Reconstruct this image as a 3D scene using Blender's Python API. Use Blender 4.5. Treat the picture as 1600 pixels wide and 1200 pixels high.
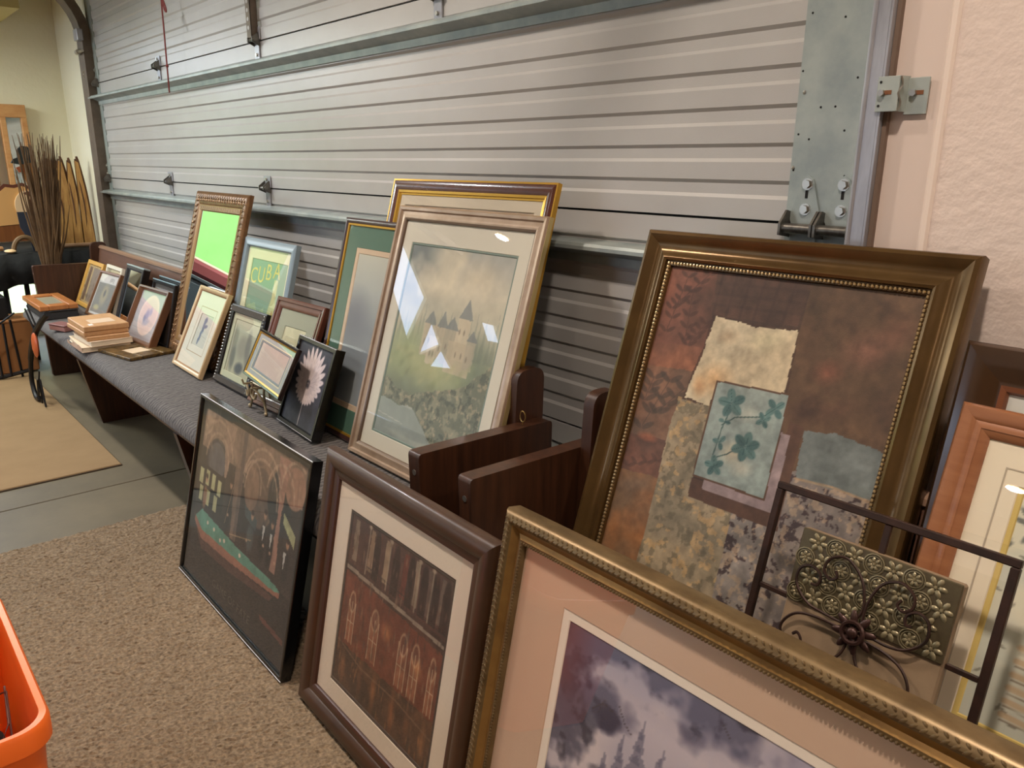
import bpy, math, random
import numpy as np
from mathutils import Matrix, Vector
for o in list(bpy.data.objects): bpy.data.objects.remove(o)
SC = bpy.context.scene
COL = SC.collection
R = math.radians
random.seed(7)

# ------------------------------------------------------------------ camera
cam_d = bpy.data.cameras.new('camera'); cam = bpy.data.objects.new('camera', cam_d); COL.objects.link(cam)
cam_d.sensor_width = 36.0; cam_d.lens = 36.0 * 1215 / 1600; cam_d.clip_start = 0.02; cam_d.clip_end = 200
ax, ay, az = Vector((.6542, .7562, .0078)), Vector((-.2110, .1726, .9621)), Vector((.7262, -.6311, .2725))
cam.matrix_world = Matrix(((ax.x, ay.x, az.x, 0), (ax.y, ay.y, az.y, -1.525), (ax.z, ay.z, az.z, 1.333), (0, 0, 0, 1)))
SC.camera = cam
# ------------------------------------------------------------------ sky, light, exposure
W = bpy.data.worlds.new('sky'); SC.world = W; W.use_nodes = True
wn, wl = W.node_tree.nodes, W.node_tree.links
bg = wn['Background']; bg.inputs['Strength'].default_value = 6.5
tc = wn.new('ShaderNodeTexCoord'); nz = wn.new('ShaderNodeTexNoise'); nz.inputs['Scale'].default_value = 2.2; nz.inputs['Detail'].default_value = 5
cr = wn.new('ShaderNodeValToRGB'); cr.color_ramp.elements[0].position = .4; cr.color_ramp.elements[0].color = (.50, .68, 1, 1)
cr.color_ramp.elements[1].position = .68; cr.color_ramp.elements[1].color = (.86, .93, 1, 1)
wl.new(tc.outputs['Generated'], nz.inputs['Vector']); wl.new(nz.outputs['Fac'], cr.inputs['Fac']); wl.new(cr.outputs['Color'], bg.inputs['Color'])
SC.view_settings.view_transform = 'Standard'; SC.view_settings.look = 'None'
SC.view_settings.exposure = -0.12; SC.view_settings.gamma = 1.0; SC.view_settings.use_curve_mapping = False
def portal(loc, rot, sx, sy):
    d = bpy.data.lights.new('daylight_portal', 'AREA'); d.shape = 'RECTANGLE'; d.size = sx; d.size_y = sy
    try: d.cycles.is_portal = True
    except Exception: return
    o = bpy.data.objects.new('daylight_portal', d); o.location = loc; o.rotation_euler = rot; COL.objects.link(o)
portal((-5.05, -7.0, 1.2), (R(90), 0, 0), 2.5, 2.4)
portal((-7.0, -2.95, 1.75), (0, R(-90), 0), 1.6, 4.8)
LAMP_W = .78      # overall lamp level

# ------------------------------------------------------------------ helpers
def lin(c):
    r = []
    for v in c[:3]:
        v = v / 255.0
        r.append(v / 12.92 if v <= .04045 else ((v + .055) / 1.055) ** 2.4)
    return tuple(r) + (1.0,)
MATS = {}
def mat(name, col, rough=.5, metal=0.0, var=None, bump=None, spec=.5, coat=0.0, attr=None, alpha_emit=None):
    """var = (colour2, scale, (stretch xyz), contrast) ; bump = (strength, scale, distance)"""
    if name in MATS: return MATS[name]
    m = bpy.data.materials.new(name); m.use_nodes = True; MATS[name] = m
    N, L = m.node_tree.nodes, m.node_tree.links
    b = N['Principled BSDF']
    b.inputs['Base Color'].default_value = lin(col); b.inputs['Roughness'].default_value = rough; b.inputs['Metallic'].default_value = metal
    b.inputs['Specular IOR Level'].default_value = spec
    if coat: b.inputs['Coat Weight'].default_value = coat; b.inputs['Coat Roughness'].default_value = .12
    if attr:
        a = N.new('ShaderNodeVertexColor'); a.layer_name = 'Col'; L.new(a.outputs['Color'], b.inputs['Base Color'])
    t = None
    if var or bump: t = N.new('ShaderNodeTexCoord')
    if var:
        c2, sc, st = var[:3]; con = var[3] if len(var) > 3 else .35
        mp = N.new('ShaderNodeMapping'); mp.inputs['Scale'].default_value = st
        nn = N.new('ShaderNodeTexNoise'); nn.inputs['Scale'].default_value = sc; nn.inputs['Detail'].default_value = 6; nn.inputs['Roughness'].default_value = .6
        rp = N.new('ShaderNodeValToRGB'); rp.color_ramp.elements[0].position = .5 - con / 2; rp.color_ramp.elements[1].position = .5 + con / 2
        rp.color_ramp.elements[0].color = lin(col); rp.color_ramp.elements[1].color = lin(c2)
        L.new(t.outputs['Object'], mp.inputs['Vector']); L.new(mp.outputs['Vector'], nn.inputs['Vector']); L.new(nn.outputs['Fac'], rp.inputs['Fac']); L.new(rp.outputs['Color'], b.inputs['Base Color'])
    if bump:
        n2 = N.new('ShaderNodeTexNoise'); n2.inputs['Scale'].default_value = bump[1]; n2.inputs['Detail'].default_value = 3
        bp = N.new('ShaderNodeBump'); bp.inputs['Strength'].default_value = bump[0]; bp.inputs['Distance'].default_value = bump[2] if len(bump) > 2 else .003
        L.new(t.outputs['Object'], n2.inputs['Vector']); L.new(n2.outputs['Fac'], bp.inputs['Height']); L.new(bp.outputs['Normal'], b.inputs['Normal'])
    return m
def glass_pane():
    if 'glass_pane' in MATS: return MATS['glass_pane']
    m = bpy.data.materials.new('glass_pane'); m.use_nodes = True; MATS['glass_pane'] = m
    N, L = m.node_tree.nodes, m.node_tree.links
    for n in list(N): N.remove(n)
    o = N.new('ShaderNodeOutputMaterial'); tr = N.new('ShaderNodeBsdfTransparent'); gl = N.new('ShaderNodeBsdfGlossy'); fr = N.new('ShaderNodeLayerWeight'); pw = N.new('ShaderNodeMath'); ma = N.new('ShaderNodeMath'); mx = N.new('ShaderNodeMixShader')
    gl.inputs['Roughness'].default_value = .012; gl.inputs['Color'].default_value = (1, 1, 1, 1); fr.inputs['Blend'].default_value = .5; pw.operation = 'POWER'; pw.inputs[1].default_value = 5.0; ma.operation = 'MULTIPLY_ADD'; ma.inputs[1].default_value = .93; ma.inputs[2].default_value = .085
    tr.inputs['Color'].default_value = (.97, .98, .97, 1)
    L.new(fr.outputs['Facing'], pw.inputs[0]); L.new(pw.outputs[0], ma.inputs[0]); L.new(ma.outputs[0], mx.inputs[0]); L.new(tr.outputs[0], mx.inputs[1]); L.new(gl.outputs[0], mx.inputs[2]); L.new(mx.outputs[0], o.inputs['Surface'])
    return m
def emis(name, col, s):
    if name in MATS: return MATS[name]
    m = bpy.data.materials.new(name); m.use_nodes = True; MATS[name] = m
    b = m.node_tree.nodes['Principled BSDF']; b.inputs['Base Color'].default_value = lin(col); b.inputs['Emission Color'].default_value = lin(col); b.inputs['Emission Strength'].default_value = s
    return m

class MB:
    """collects shapes, build() links them as one mesh object"""
    def __init__(s): s.v = []; s.f = []
    def add(s, vs, fs):
        n = len(s.v); s.v += [tuple(v) for v in vs]; s.f += [tuple(i + n for i in f) for f in fs]; return s
    def box(s, x0, x1, y0, y1, z0, z1):
        return s.add([(x0, y0, z0), (x1, y0, z0), (x1, y1, z0), (x0, y1, z0), (x0, y0, z1), (x1, y0, z1), (x1, y1, z1), (x0, y1, z1)],
                     [(0, 3, 2, 1), (4, 5, 6, 7), (0, 1, 5, 4), (1, 2, 6, 5), (2, 3, 7, 6), (3, 0, 4, 7)])
    def bbox(s, x0, x1, y0, y1, z0, z1, b=.003):
        """box with chamfered edges"""
        vs = []; idx = {}
        for ix, (xa, sx) in enumerate(((x0, 1), (x1, -1))):
            for iy, (ya, sy) in enumerate(((y0, 1), (y1, -1))):
                for iz, (za, sz) in enumerate(((z0, 1), (z1, -1))):
                    for a in range(3):
                        p = [xa + sx * b, ya + sy * b, za + sz * b]; p[a] = (xa, ya, za)[a]
                        idx[(ix, iy, iz, a)] = len(vs); vs.append(tuple(p))
        fs = []
        def q(a, lst): fs.append(tuple(idx[(l[0], l[1], l[2], a)] for l in lst))
        q(0, [(0, 0, 0), (0, 0, 1), (0, 1, 1), (0, 1, 0)]); q(0, [(1, 0, 0), (1, 1, 0), (1, 1, 1), (1, 0, 1)])
        q(1, [(0, 0, 0), (1, 0, 0), (1, 0, 1), (0, 0, 1)]); q(1, [(0, 1, 0), (0, 1, 1), (1, 1, 1), (1, 1, 0)])
        q(2, [(0, 0, 0), (0, 1, 0), (1, 1, 0), (1, 0, 0)]); q(2, [(0, 0, 1), (1, 0, 1), (1, 1, 1), (0, 1, 1)])
        for i in (0, 1):
            for j in (0, 1):
                for (a, b2, mk) in ((1, 2, lambda k: (k, i, j)), (0, 2, lambda k: (i, k, j)), (0, 1, lambda k: (i, j, k))):
                    A, B = mk(0), mk(1); fs.append((idx[A + (a,)], idx[B + (a,)], idx[B + (b2,)], idx[A + (b2,)]))
        for ix in (0, 1):
            for iy in (0, 1):
                for iz in (0, 1): fs.append(tuple(idx[(ix, iy, iz, a)] for a in range(3)))
        return s.add(vs, fs)
    def prism(s, pts, a0, a1, axis='y'):
        """outline pts extruded along axis from a0 to a1; pts are (x,z) for y, (y,z) for x, (x,y) for z"""
        n = len(pts)
        def P(p, a): return {'y': (p[0], a, p[1]), 'x': (a, p[0], p[1]), 'z': (p[0], p[1], a)}[axis]
        vs = [P(p, a0) for p in pts] + [P(p, a1) for p in pts]
        return s.add(vs, [tuple(range(n))[::-1], tuple(range(n, 2 * n))] + [(i, (i + 1) % n, n + (i + 1) % n, n + i) for i in range(n)])
    def tube(s, path, r, n=6, closed=False):
        path = [Vector(p) for p in path]; m = len(path); rs = r if isinstance(r, (list, tuple)) else [r] * m
        vs = []; a = None
        for i, p in enumerate(path):
            t = (path[(i + 1) % m] - path[i - 1]) if closed else (path[min(i + 1, m - 1)] - path[max(i - 1, 0)])
            t = t.normalized() if t.length > 1e-9 else Vector((0, 0, 1))
            a = t.orthogonal() if a is None else a - t * a.dot(t)
            if a.length < 1e-6: a = t.orthogonal()
            a.normalize(); b = t.cross(a)
            for k in range(n):
                w = 2 * math.pi * k / n; vs.append(p + (a * math.cos(w) + b * math.sin(w)) * rs[i])
        fs = []
        for i in range(m if closed else m - 1):
            j = (i + 1) % m
            for k in range(n): fs.append((i * n + k, i * n + (k + 1) % n, j * n + (k + 1) % n, j * n + k))
        if not closed: fs += [tuple(range(n))[::-1], tuple(range((m - 1) * n, m * n))]
        return s.add(vs, fs)
    def cyl(s, p, q, r, n=12): return s.tube([p, q], r, n)
    def ball(s, c, rx, ry=None, rz=None, n=8, m=5, rot=None):
        ry = rx if ry is None else ry; rz = rx if rz is None else rz; vs = []; fs = []
        for i in range(1, m):
            ph = math.pi * i / m
            for k in range(n):
                th = 2 * math.pi * k / n; vs.append(Vector((rx * math.sin(ph) * math.cos(th), ry * math.sin(ph) * math.sin(th), rz * math.cos(ph))))
        vs += [Vector((0, 0, rz)), Vector((0, 0, -rz))]; t, bb = len(vs) - 2, len(vs) - 1
        if rot is not None: vs = [rot @ v for v in vs]
        vs = [v + Vector(c) for v in vs]
        for i in range(m - 2):
            for k in range(n): fs.append((i * n + k, (i + 1) * n + k, (i + 1) * n + (k + 1) % n, i * n + (k + 1) % n))
        for k in range(n): fs.append((t, k, (k + 1) % n)); fs.append((bb, (m - 2) * n + (k + 1) % n, (m - 2) * n + k))
        return s.add(vs, fs)
    def lathe(s, prof, c=(0, 0, 0), n=20):
        vs = []; fs = []; m = len(prof)
        for r, z in prof:
            for k in range(n):
                w = 2 * math.pi * k / n; vs.append((c[0] + r * math.cos(w), c[1] + r * math.sin(w), c[2] + z))
        for i in range(m - 1):
            for k in range(n): fs.append((i * n + k, i * n + (k + 1) % n, (i + 1) * n + (k + 1) % n, (i + 1) * n + k))
        return s.add(vs, fs)
    def build(s, name, m, parent=None, smooth=False, label=None):
        me = bpy.data.meshes.new(name); me.from_pydata(s.v, [], s.f); me.update()
        if smooth:
            me.polygons.foreach_set('use_smooth', [True] * len(me.polygons)); me.set_sharp_from_angle(angle=R(40))
        if m: me.materials.append(m)
        o = bpy.data.objects.new(name, me); COL.objects.link(o)
        if parent: o.parent = parent
        if label: o['label'] = label
        return o
def empty(name, loc=(0, 0, 0), rz=0, M=None):
    o = bpy.data.objects.new(name, None); COL.objects.link(o); o.empty_display_size = .05
    if M is not None: o.matrix_world = M
    else: o.location = loc; o.rotation_euler = (0, 0, rz)
    return o
def tag(o, label=None, cat=None, group=None, kind=None):
    if label: o['label'] = label
    if cat: o['category'] = cat
    if group: o['group'] = group
    if kind: o['kind'] = kind
    return o
def link_copy(src, parent=None, loc=None):
    c = src.copy(); COL.objects.link(c); c.parent = parent
    if loc is not None: c.location = loc
    return c
def struct(o): o['kind'] = 'structure'; return o
def catmull(pts, n=8):
    P = [Vector(p) for p in pts]; out = []
    for i in range(len(P) - 1):
        a, b, c, d = P[max(i - 1, 0)], P[i], P[i + 1], P[min(i + 2, len(P) - 1)]
        for k in range(n):
            t = k / n; out.append(.5 * ((2 * b) + (c - a) * t + (2 * a - 5 * b + 4 * c - d) * t * t + (3 * b - a - 3 * c + d) * t ** 3))
    out.append(P[-1]); return out
def text_mesh(name, body, size, M, m, parent, extrude=.0004, align='CENTER', spacing=1.0):
    cu = bpy.data.curves.new(name, 'FONT'); cu.body = body; cu.size = size; cu.align_x = align; cu.align_y = 'CENTER'; cu.extrude = extrude; cu.space_character = spacing
    t = bpy.data.objects.new(name, cu); COL.objects.link(t)
    me = bpy.data.meshes.new_from_object(t.evaluated_get(bpy.context.evaluated_depsgraph_get()))
    bpy.data.objects.remove(t); me.name = name; me.materials.clear(); me.materials.append(m); me.transform(M)
    o = bpy.data.objects.new(name, me); COL.objects.link(o); o.parent = parent
    return o

# ------------------------------------------------------------------ flat prints: painted cell by cell in metres on the sheet
class Sheet:
    def __init__(s, u0, v0, u1, v1, n, seed=1):
        s.b = (u0, v0, u1, v1); s.nx = max(8, int(n)); s.ny = max(8, int(n * (v1 - v0) / (u1 - u0)))
        s.U, s.V = np.meshgrid(np.linspace(u0, u1, s.nx + 1), np.linspace(v0, v1, s.ny + 1))
        s.c = np.zeros(s.U.shape + (3,)); s.rs = np.random.RandomState(seed)
    def col(s, c): return np.array(c, float)[:3]
    def fill(s, c): s.c[:] = s.col(c)
    def noise(s, scale, octv=4, sx=1.0, sy=1.0):
        """value noise, scale in cells per metre"""
        out = np.zeros(s.U.shape); a = 1.0; tot = 0
        for o in range(octv):
            g = s.rs.rand(64, 64); x = (s.U + 5) * scale * sx * 2 ** o; y = (s.V + 5) * scale * sy * 2 ** o
            xi = np.floor(x).astype(int); yi = np.floor(y).astype(int); fx = x - xi; fy = y - yi
            fx = fx * fx * (3 - 2 * fx); fy = fy * fy * (3 - 2 * fy)
            n = (g[xi % 64, yi % 64] * (1 - fx) + g[(xi + 1) % 64, yi % 64] * fx) * (1 - fy) + (g[xi % 64, (yi + 1) % 64] * (1 - fx) + g[(xi + 1) % 64, (yi + 1) % 64] * fx) * fy
            out += a * n; tot += a; a *= .55
        return out / tot
    def mix(s, c, m):
        m = np.clip(m, 0, 1)[..., None]; s.c = s.c * (1 - m) + s.col(c) * m
    def poly_mask(s, pts, jag=0, jscale=60):
        U, V = s.U, s.V
        if jag: U = U + (s.noise(jscale, 3) - .5) * 2 * jag; V = V + (s.noise(jscale, 3) - .5) * 2 * jag
        ins = np.zeros(U.shape, bool); n = len(pts)
        for i in range(n):
            (x1, y1), (x2, y2) = pts[i], pts[(i + 1) % n]
            if y1 == y2: continue
            c = ((y1 > V) != (y2 > V)) & (U < (x2 - x1) * (V - y1) / (y2 - y1) + x1); ins ^= c
        return ins.astype(float)
    def poly(s, pts, c, a=1.0, jag=0, tex=None, jscale=60):
        m = s.poly_mask(pts, jag, jscale) * a
        if tex: c2, sc, con = tex; t = np.clip((s.noise(sc) - .5) / con + .5, 0, 1)[..., None]; cc = s.col(c) * (1 - t) + s.col(c2) * t; s.c = s.c * (1 - m[..., None]) + cc * m[..., None]
        else: s.mix(c, m)
        return m
    def ell(s, cx, cy, rx, ry, c, a=1.0, rot=0, soft=.15):
        dx, dy = s.U - cx, s.V - cy; co, si = math.cos(rot), math.sin(rot)
        d = np.sqrt(((dx * co + dy * si) / rx) ** 2 + ((-dx * si + dy * co) / ry) ** 2); s.mix(c, np.clip((1 - d) / soft, 0, 1) * a)
    def line(s, pts, w, c, a=1.0):
        for (x1, y1), (x2, y2) in zip(pts[:-1], pts[1:]):
            L2 = (x2 - x1) ** 2 + (y2 - y1) ** 2 + 1e-12; t = np.clip(((s.U - x1) * (x2 - x1) + (s.V - y1) * (y2 - y1)) / L2, 0, 1)
            d = np.hypot(s.U - x1 - t * (x2 - x1), s.V - y1 - t * (y2 - y1)); s.mix(c, np.clip((w - d) / (w * .5), 0, 1) * a)
    def vgrad(s, stops):
        t = (s.V - s.b[1]) / (s.b[3] - s.b[1]); v = [x[0] for x in stops]
        for k in range(3): s.c[..., k] = np.interp(t, v, [x[1][k] for x in stops])
    def blots(s, sc, c, th, a=1.0, soft=.05, box=None):
        m = np.clip((s.noise(sc) - th) / soft, 0, 1) * a
        if box is not None: m = m * box
        s.mix(c, m)
    def build(s, name, y, parent, m):
        nx, ny = s.nx, s.ny; nv = (nx + 1) * (ny + 1)
        co = np.stack([s.U.ravel(), np.full(nv, y), s.V.ravel()], 1).astype(np.float32)
        i = np.arange(nx)[None, :] + (nx + 1) * np.arange(ny)[:, None]; q = np.stack([i, i + 1, i + nx + 2, i + nx + 1], -1).reshape(-1, 4).astype(np.int32)
        me = bpy.data.meshes.new(name); me.vertices.add(nv); me.vertices.foreach_set('co', co.ravel())
        me.loops.add(q.size); me.loops.foreach_set('vertex_index', q.ravel()); me.polygons.add(len(q)); me.polygons.foreach_set('loop_start', np.arange(0, q.size, 4, dtype=np.int32))
        me.update(); me.validate()
        at = me.color_attributes.new('Col', 'FLOAT_COLOR', 'POINT')
        c = np.clip(s.c, 0, 255) / 255.0; c = c ** 1.0 if m is PRINT else c; c = np.where(c <= .04045, c / 12.92, ((c + .055) / 1.055) ** 2.4)
        at.data.foreach_set('color', np.concatenate([c.reshape(-1, 3), np.ones((nv, 1))], 1).astype(np.float32).ravel())
        me.materials.append(m); o = bpy.data.objects.new(name, me); COL.objects.link(o); o.parent = parent
        return o
PRINT = mat('printed_sheet', (128, 128, 128), .6, attr=True)
CANVAS = mat('painted_canvas', (128, 128, 128), .55, attr=True, bump=(.25, 600, .001))
GLASS = glass_pane()

# ================================================================== THE SETTING
M_CONC = mat('concrete', (86, 77, 60), .55, var=((112, 101, 79), 3.0, (1, 1, 1), .5), bump=(.15, 60, .002))
M_WALL_L = mat('cream_knockdown_plaster', (236, 230, 202), .75, var=((240, 235, 212), 2, (1, 1, 1), .6), bump=(.6, 30, .004))
M_WALL_R = mat('pink_cream_stucco', (224, 206, 194), .8, var=((230, 212, 200), 3, (1, 1, 1), .6), bump=(.7, 48, .004))
M_CEIL = mat('ceiling_paint', (200, 192, 165), .85)
M_JAMB = mat('painted_jamb', (222, 204, 192), .55, bump=(.1, 40, .002))
M_DOOR = mat('door_paint', (187, 185, 181), .30, var=((179, 176, 171), 4, (1, 1, 1), .5), bump=(.22, 420, .0012))
M_GALV = mat('galvanised_steel', (172, 180, 174), .42, .25, var=((148, 158, 156), 9, (1, 1, 1), .25), bump=(.25, 26, .002))
M_GALV2 = mat('bright_galvanised', (190, 192, 198), .32, .4, var=((150, 150, 156), 14, (1, 1, .2), .3))
M_DARKM = mat('dark_hinge_steel', (92, 88, 82), .38, .8, var=((130, 126, 118), 40, (1, 1, 1), .3))
M_TRACK = mat('brown_weathered_track', (96, 84, 72), .5, .4, var=((120, 106, 92), 12, (1, 1, 1), .4))
M_BOLT = mat('zinc_bolt', (190, 186, 176), .3, .9)
M_BLACK = mat('gap_black', (18, 16, 14), .8)

struct(MB().box(-7.0, 2.6, -7.0, .3, -.12, -.004).build('floor_slab_base', M_CONC)).name = 'floor'
FLOOR = bpy.data.objects['floor']
# concrete slabs with the joint across the floor (x = -3.43)
for x0, x1 in ((-7.0, -3.434), (-3.426, 2.6)):
    MB().bbox(x0, x1, -7.0, .3, -.05, 0, .002).build('slab', M_CONC, FLOOR)
struct(MB().box(-7.0, 2.6, -7.0, .3, 2.75, 2.85).build('ceiling', M_CEIL))
struct(MB().box(2.6, 2.75, -7.0, .3, -.12, 2.85).build('wall_right', M_WALL_R))
from mathutils.geometry import tessellate_polygon
def holed_wall(name, m, outer, holes, to3, t):
    """flat wall with openings; to3(a, b, k) maps wall coordinates and thickness step to 3D"""
    loops = [outer] + holes; flat = [p for l in loops for p in l]; n = len(flat)
    tris = tessellate_polygon([[Vector((p[0], p[1], 0)) for p in l] for l in loops])
    mb = MB(); vs = [to3(p[0], p[1], 0) for p in flat] + [to3(p[0], p[1], t) for p in flat]
    fs = [tuple(x) for x in tris] + [tuple(i + n for i in x) for x in tris]; o = 0
    for l in loops:
        for i in range(len(l)): j = (i + 1) % len(l); fs.append((o + i, o + j, n + o + j, n + o + i))
        o += len(l)
    return struct(mb.add(vs, fs).build(name, m))
RC = lambda a0, a1, b0, b1: [(a0, b0), (a1, b0), (a1, b1), (a0, b1)]
# front wall with a wide open bay added to let daylight in
holed_wall('wall_front', M_WALL_R, RC(-7.15, 2.75, -.12, 2.85), [RC(-6.3, -3.8, -.003, 2.4)], lambda a, b, k: (a, -7.0 - k, b), .15)
holed_wall('wall_left', M_WALL_L, RC(-7.0, .3, -.12, 2.85), [RC(-1.0, -.15, .12, .66), RC(-2.15, -1.05, 1.17, 1.95), RC(-2.6, -.75, 2.04, 2.27), [(-3.36, 2.53), (-3.36, 2.16), (-4.01, 1.62), (-3.99, 2.14)],  # left wall: low window, window, transom and raked holes shaped for brightness and reflections
    [(-4.2, 1.97), (-4.24, 1.55), (-4.47, 1.78)], [(-4.50, 1.75), (-4.46, 1.50), (-4.78, 1.61)], [(-4.87, 2.28), (-5.08, 2.13), (-5.30, 2.20), (-5.10, 2.34)]], lambda a, b, k: (-7.0 - k, a, b), .06)
wb = MB(); wb.box(-7.0, -6.045, .012, .3, -.004, 2.75); wb.box(-6.1, -.66, .03, .3, 2.42, 2.75)
struct(wb.build('wall_back', M_WALL_L))
wr = MB(); wr.box(-.566, 2.6, -.072, .3, -.004, 2.75)
struct(wr.build('wall_back_right', M_WALL_R))
struct(MB().box(-.660, -.582, -.070, .3, 0, 2.75).build('trim_1', M_JAMB))
struct(MB().bbox(-.582, -.566, -.077, .02, 0, 2.75, .004).build('trim_2', mat('white_trim', (238, 220, 206), .5)))
struct(MB().box(-7.0, -6.25, -1.3, -.34, 2.275, 2.75).build('trim_3', mat('tan_soffit', (196, 180, 120), .8)))

# ---------------------------------------------------------------- the closed sectional garage door
DOOR = struct(empty('door_1', (0, 0, 0)))
SH = .609
DX0, DX1 = -6.05, -.715
def section_profile():
    p = [(.035, .003), (0, .003)]
    for k in range(7):
        z = .050 + .0765 * k; p += [(0, z - .004), (.0055, z + .004), (.0055, z + .027), (0, z + .035)]
    return p + [(0, SH - .003), (.035, SH - .003)]
secm = MB().prism(section_profile(), DX0, DX1, 'x')
sec0 = secm.build('door_section', M_DOOR, DOOR)
for k in range(1, 4): link_copy(sec0, DOOR, (0, 0, SH * k))
MB().box(DX0, DX1, .012, .03, 0, SH * 4).build('joint_backing', M_BLACK, DOOR)
MB().box(DX0, DX1, -.012, .03, 0, .012).build('bottom_seal', M_BLACK, DOOR)
st = MB()
st.prism([(DX0, .008), (-5.93, .008), (-5.93, SH - .008), (DX0, SH - .008)], -.003, .006, 'y')
sl = st.build('end_stile', M_GALV, DOOR, label='galvanised end plate of the door')
sr = MB().prism([(-.882, .008), (DX1, .008), (DX1, SH - .008), (-.880, SH - .008)], -.003, .006, 'y').build('end_stile', M_GALV, DOOR)
for k in range(1, 4): link_copy(sl, DOOR, (0, 0, SH * k)); link_copy(sr, DOOR, (0, 0, SH * k))
# screws and punched holes in the right end plate
scr = MB(); hol = MB()
for (x, z) in ((-.868, 1.62), (-.80, 1.605), (-.876, 1.515), (-.762, 1.495), (-.872, 1.395), (-.848, 1.385), (-.776, 1.40), (-.765, 1.315), (-.875, 1.325), (-.80, 1.445), (-.83, 1.445)):
    hol.cyl((x, -.0036, z), (x, -.0028, z), .0022, 8)
for (x, z) in ((-.868, 1.475), (-.876, 1.33)): scr.ball((x, -.004, z), .004, .002, .004, 8, 4)
hol.build('punched_holes', M_BLACK, DOOR); scr.build('rivets', M_BOLT, DOOR)
# reinforcing struts
SP = [(0, 1.752), (-.052, 1.745), (-.057, 1.738), (-.057, 1.729), (-.052, 1.726), (-.048, 1.731), (-.010, 1.712), (-.008, 1.690), (0, 1.690)]
sp0 = MB().prism(SP, -6.04, -.9, 'x').build('reinforcing_strut', M_GALV, DOOR)
for k in (1, 2): link_copy(sp0, DOOR, (0, 0, -SH * k))
# hinges between the sections
def hinge_parts(h):
    a = MB(); a.bbox(-.035, .035, -.006, 0, .004, .055, .002); a.bbox(-.022, .022, -.006, 0, -.10, -.004, .002)
    a.build('hinge_leaf', M_GALV2, h)
    k = MB()
    for s in (-1, 1): k.prism([(-.001, .038), (-.036, .012), (-.036, -.006), (-.001, -.022)], s * .022 - .003, s * .022 + .003, 'x')
    k.tube([(-.034, -.026, .002), (.034, -.026, .002)], .008, 8)
    k.build('knuckle', M_DARKM, h)
    for p in ((0, .040), (0, -.055), (0, -.085)): MB().tube([(p[0], -.004, p[1]), (p[0], -.013, p[1])], .007, 6).build('bolt', M_BOLT, h)
def copy_children(src, dst):
    for c in src.children: link_copy(c, dst)
h0 = empty('hinge', (-4.717, -.001, 3 * SH)); h0.parent = DOOR; hinge_parts(h0)
for zc in (SH * 3, SH * 2, SH):
    for x in (-4.717, -3.425, -2.106):
        if zc == SH * 3 and x == -4.717: continue
        h = empty('hinge', (x, -.001, zc)); h.parent = DOOR; copy_children(h0, h)
# big end hinges with roller tubes, doubled on the right edge
def end_hinge(h):
    MB().prism([(-.026, .0), (-.034, .020), (-.011, .096), (.0, .104), (.011, .096), (.034, .020), (.026, .0)], -.006, -.001, 'y').build('hinge_leaf', M_GALV, h)
    MB().bbox(-.03, .03, -.006, -.001, -.09, -.012, .002).build('hinge_leaf', M_GALV, h)
    k = MB()
    for s in (-1, 1): k.prism([(-.002, .030), (-.018, .034), (-.042, .008), (-.042, -.016), (-.002, -.022)], s * .034 - .0025, s * .034 + .0025, 'x')
    k.tube([(-.034, -.028, -.002), (.034, -.028, -.002)], .0105, 10)
    k.build('knuckle', M_DARKM, h, smooth=True)
    for z in (.086, .036): MB().tube([(0, -.005, z), (0, -.014, z)], .0085, 6).build('bolt', M_BOLT, h); MB().tube([(0, -.005, z), (0, -.0075, z)], .012, 10).build('washer', M_BOLT, h)
    MB().box(-.003, .003, -.0068, -.0055, .058, .074).build('slot', M_BLACK, h)
e0 = empty('end_hinge', (-.838, -.001, SH * 2 - .006)); e0.parent = DOOR; end_hinge(e0)
for x, zc in ((-.762, SH * 2), (-.838, SH), (-.762, SH), (-5.985, SH * 2), (-5.985, SH * 3), (-5.985, SH)):
    e = empty('end_hinge', (x, -.001, zc - .006)); e.parent = DOOR; copy_children(e0, e)
# perforated opener angle on the upper section, with pull cord
pa = MB(); pa.bbox(-3.452, -3.408, -.034, -.030, SH * 3 + .01, 2.40, .001); pa.bbox(-3.412, -3.408, -.034, -.002, SH * 3 + .01, 2.40, .001)
pa.build('perforated_angle', M_TRACK, DOOR)
ph = MB()
for i in range(14): ph.cyl((-3.432, -.0352, SH * 3 + .05 + .034 * i), (-3.432, -.0338, SH * 3 + .05 + .034 * i), .0085, 8)
ph.build('angle_holes', M_DOOR, DOOR)
cord = MB()
cord.tube(catmull([(-4.262, -.10, 2.60), (-4.268, -.10, 2.2), (-4.276, -.10, 2.08), (-4.282, -.10, 1.95), (-4.290, -.10, 1.82), (-4.298, -.10, 1.665)], 6), .004, 5)
cord.tube(catmull([(-4.270, -.10, 2.11), (-4.25, -.10, 2.085), (-4.225, -.10, 2.05), (-4.222, -.10, 2.03), (-4.245, -.10, 2.045), (-4.272, -.10, 2.10)], 5), .004, 5)
cord.ball((-4.289, -.10, 1.79), .008)
tag(cord.build('pull_cord', mat('red_cord', (122, 52, 46), .8)), 'thin red pull cord with a loop hanging in front of the garage door', 'cord')

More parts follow.
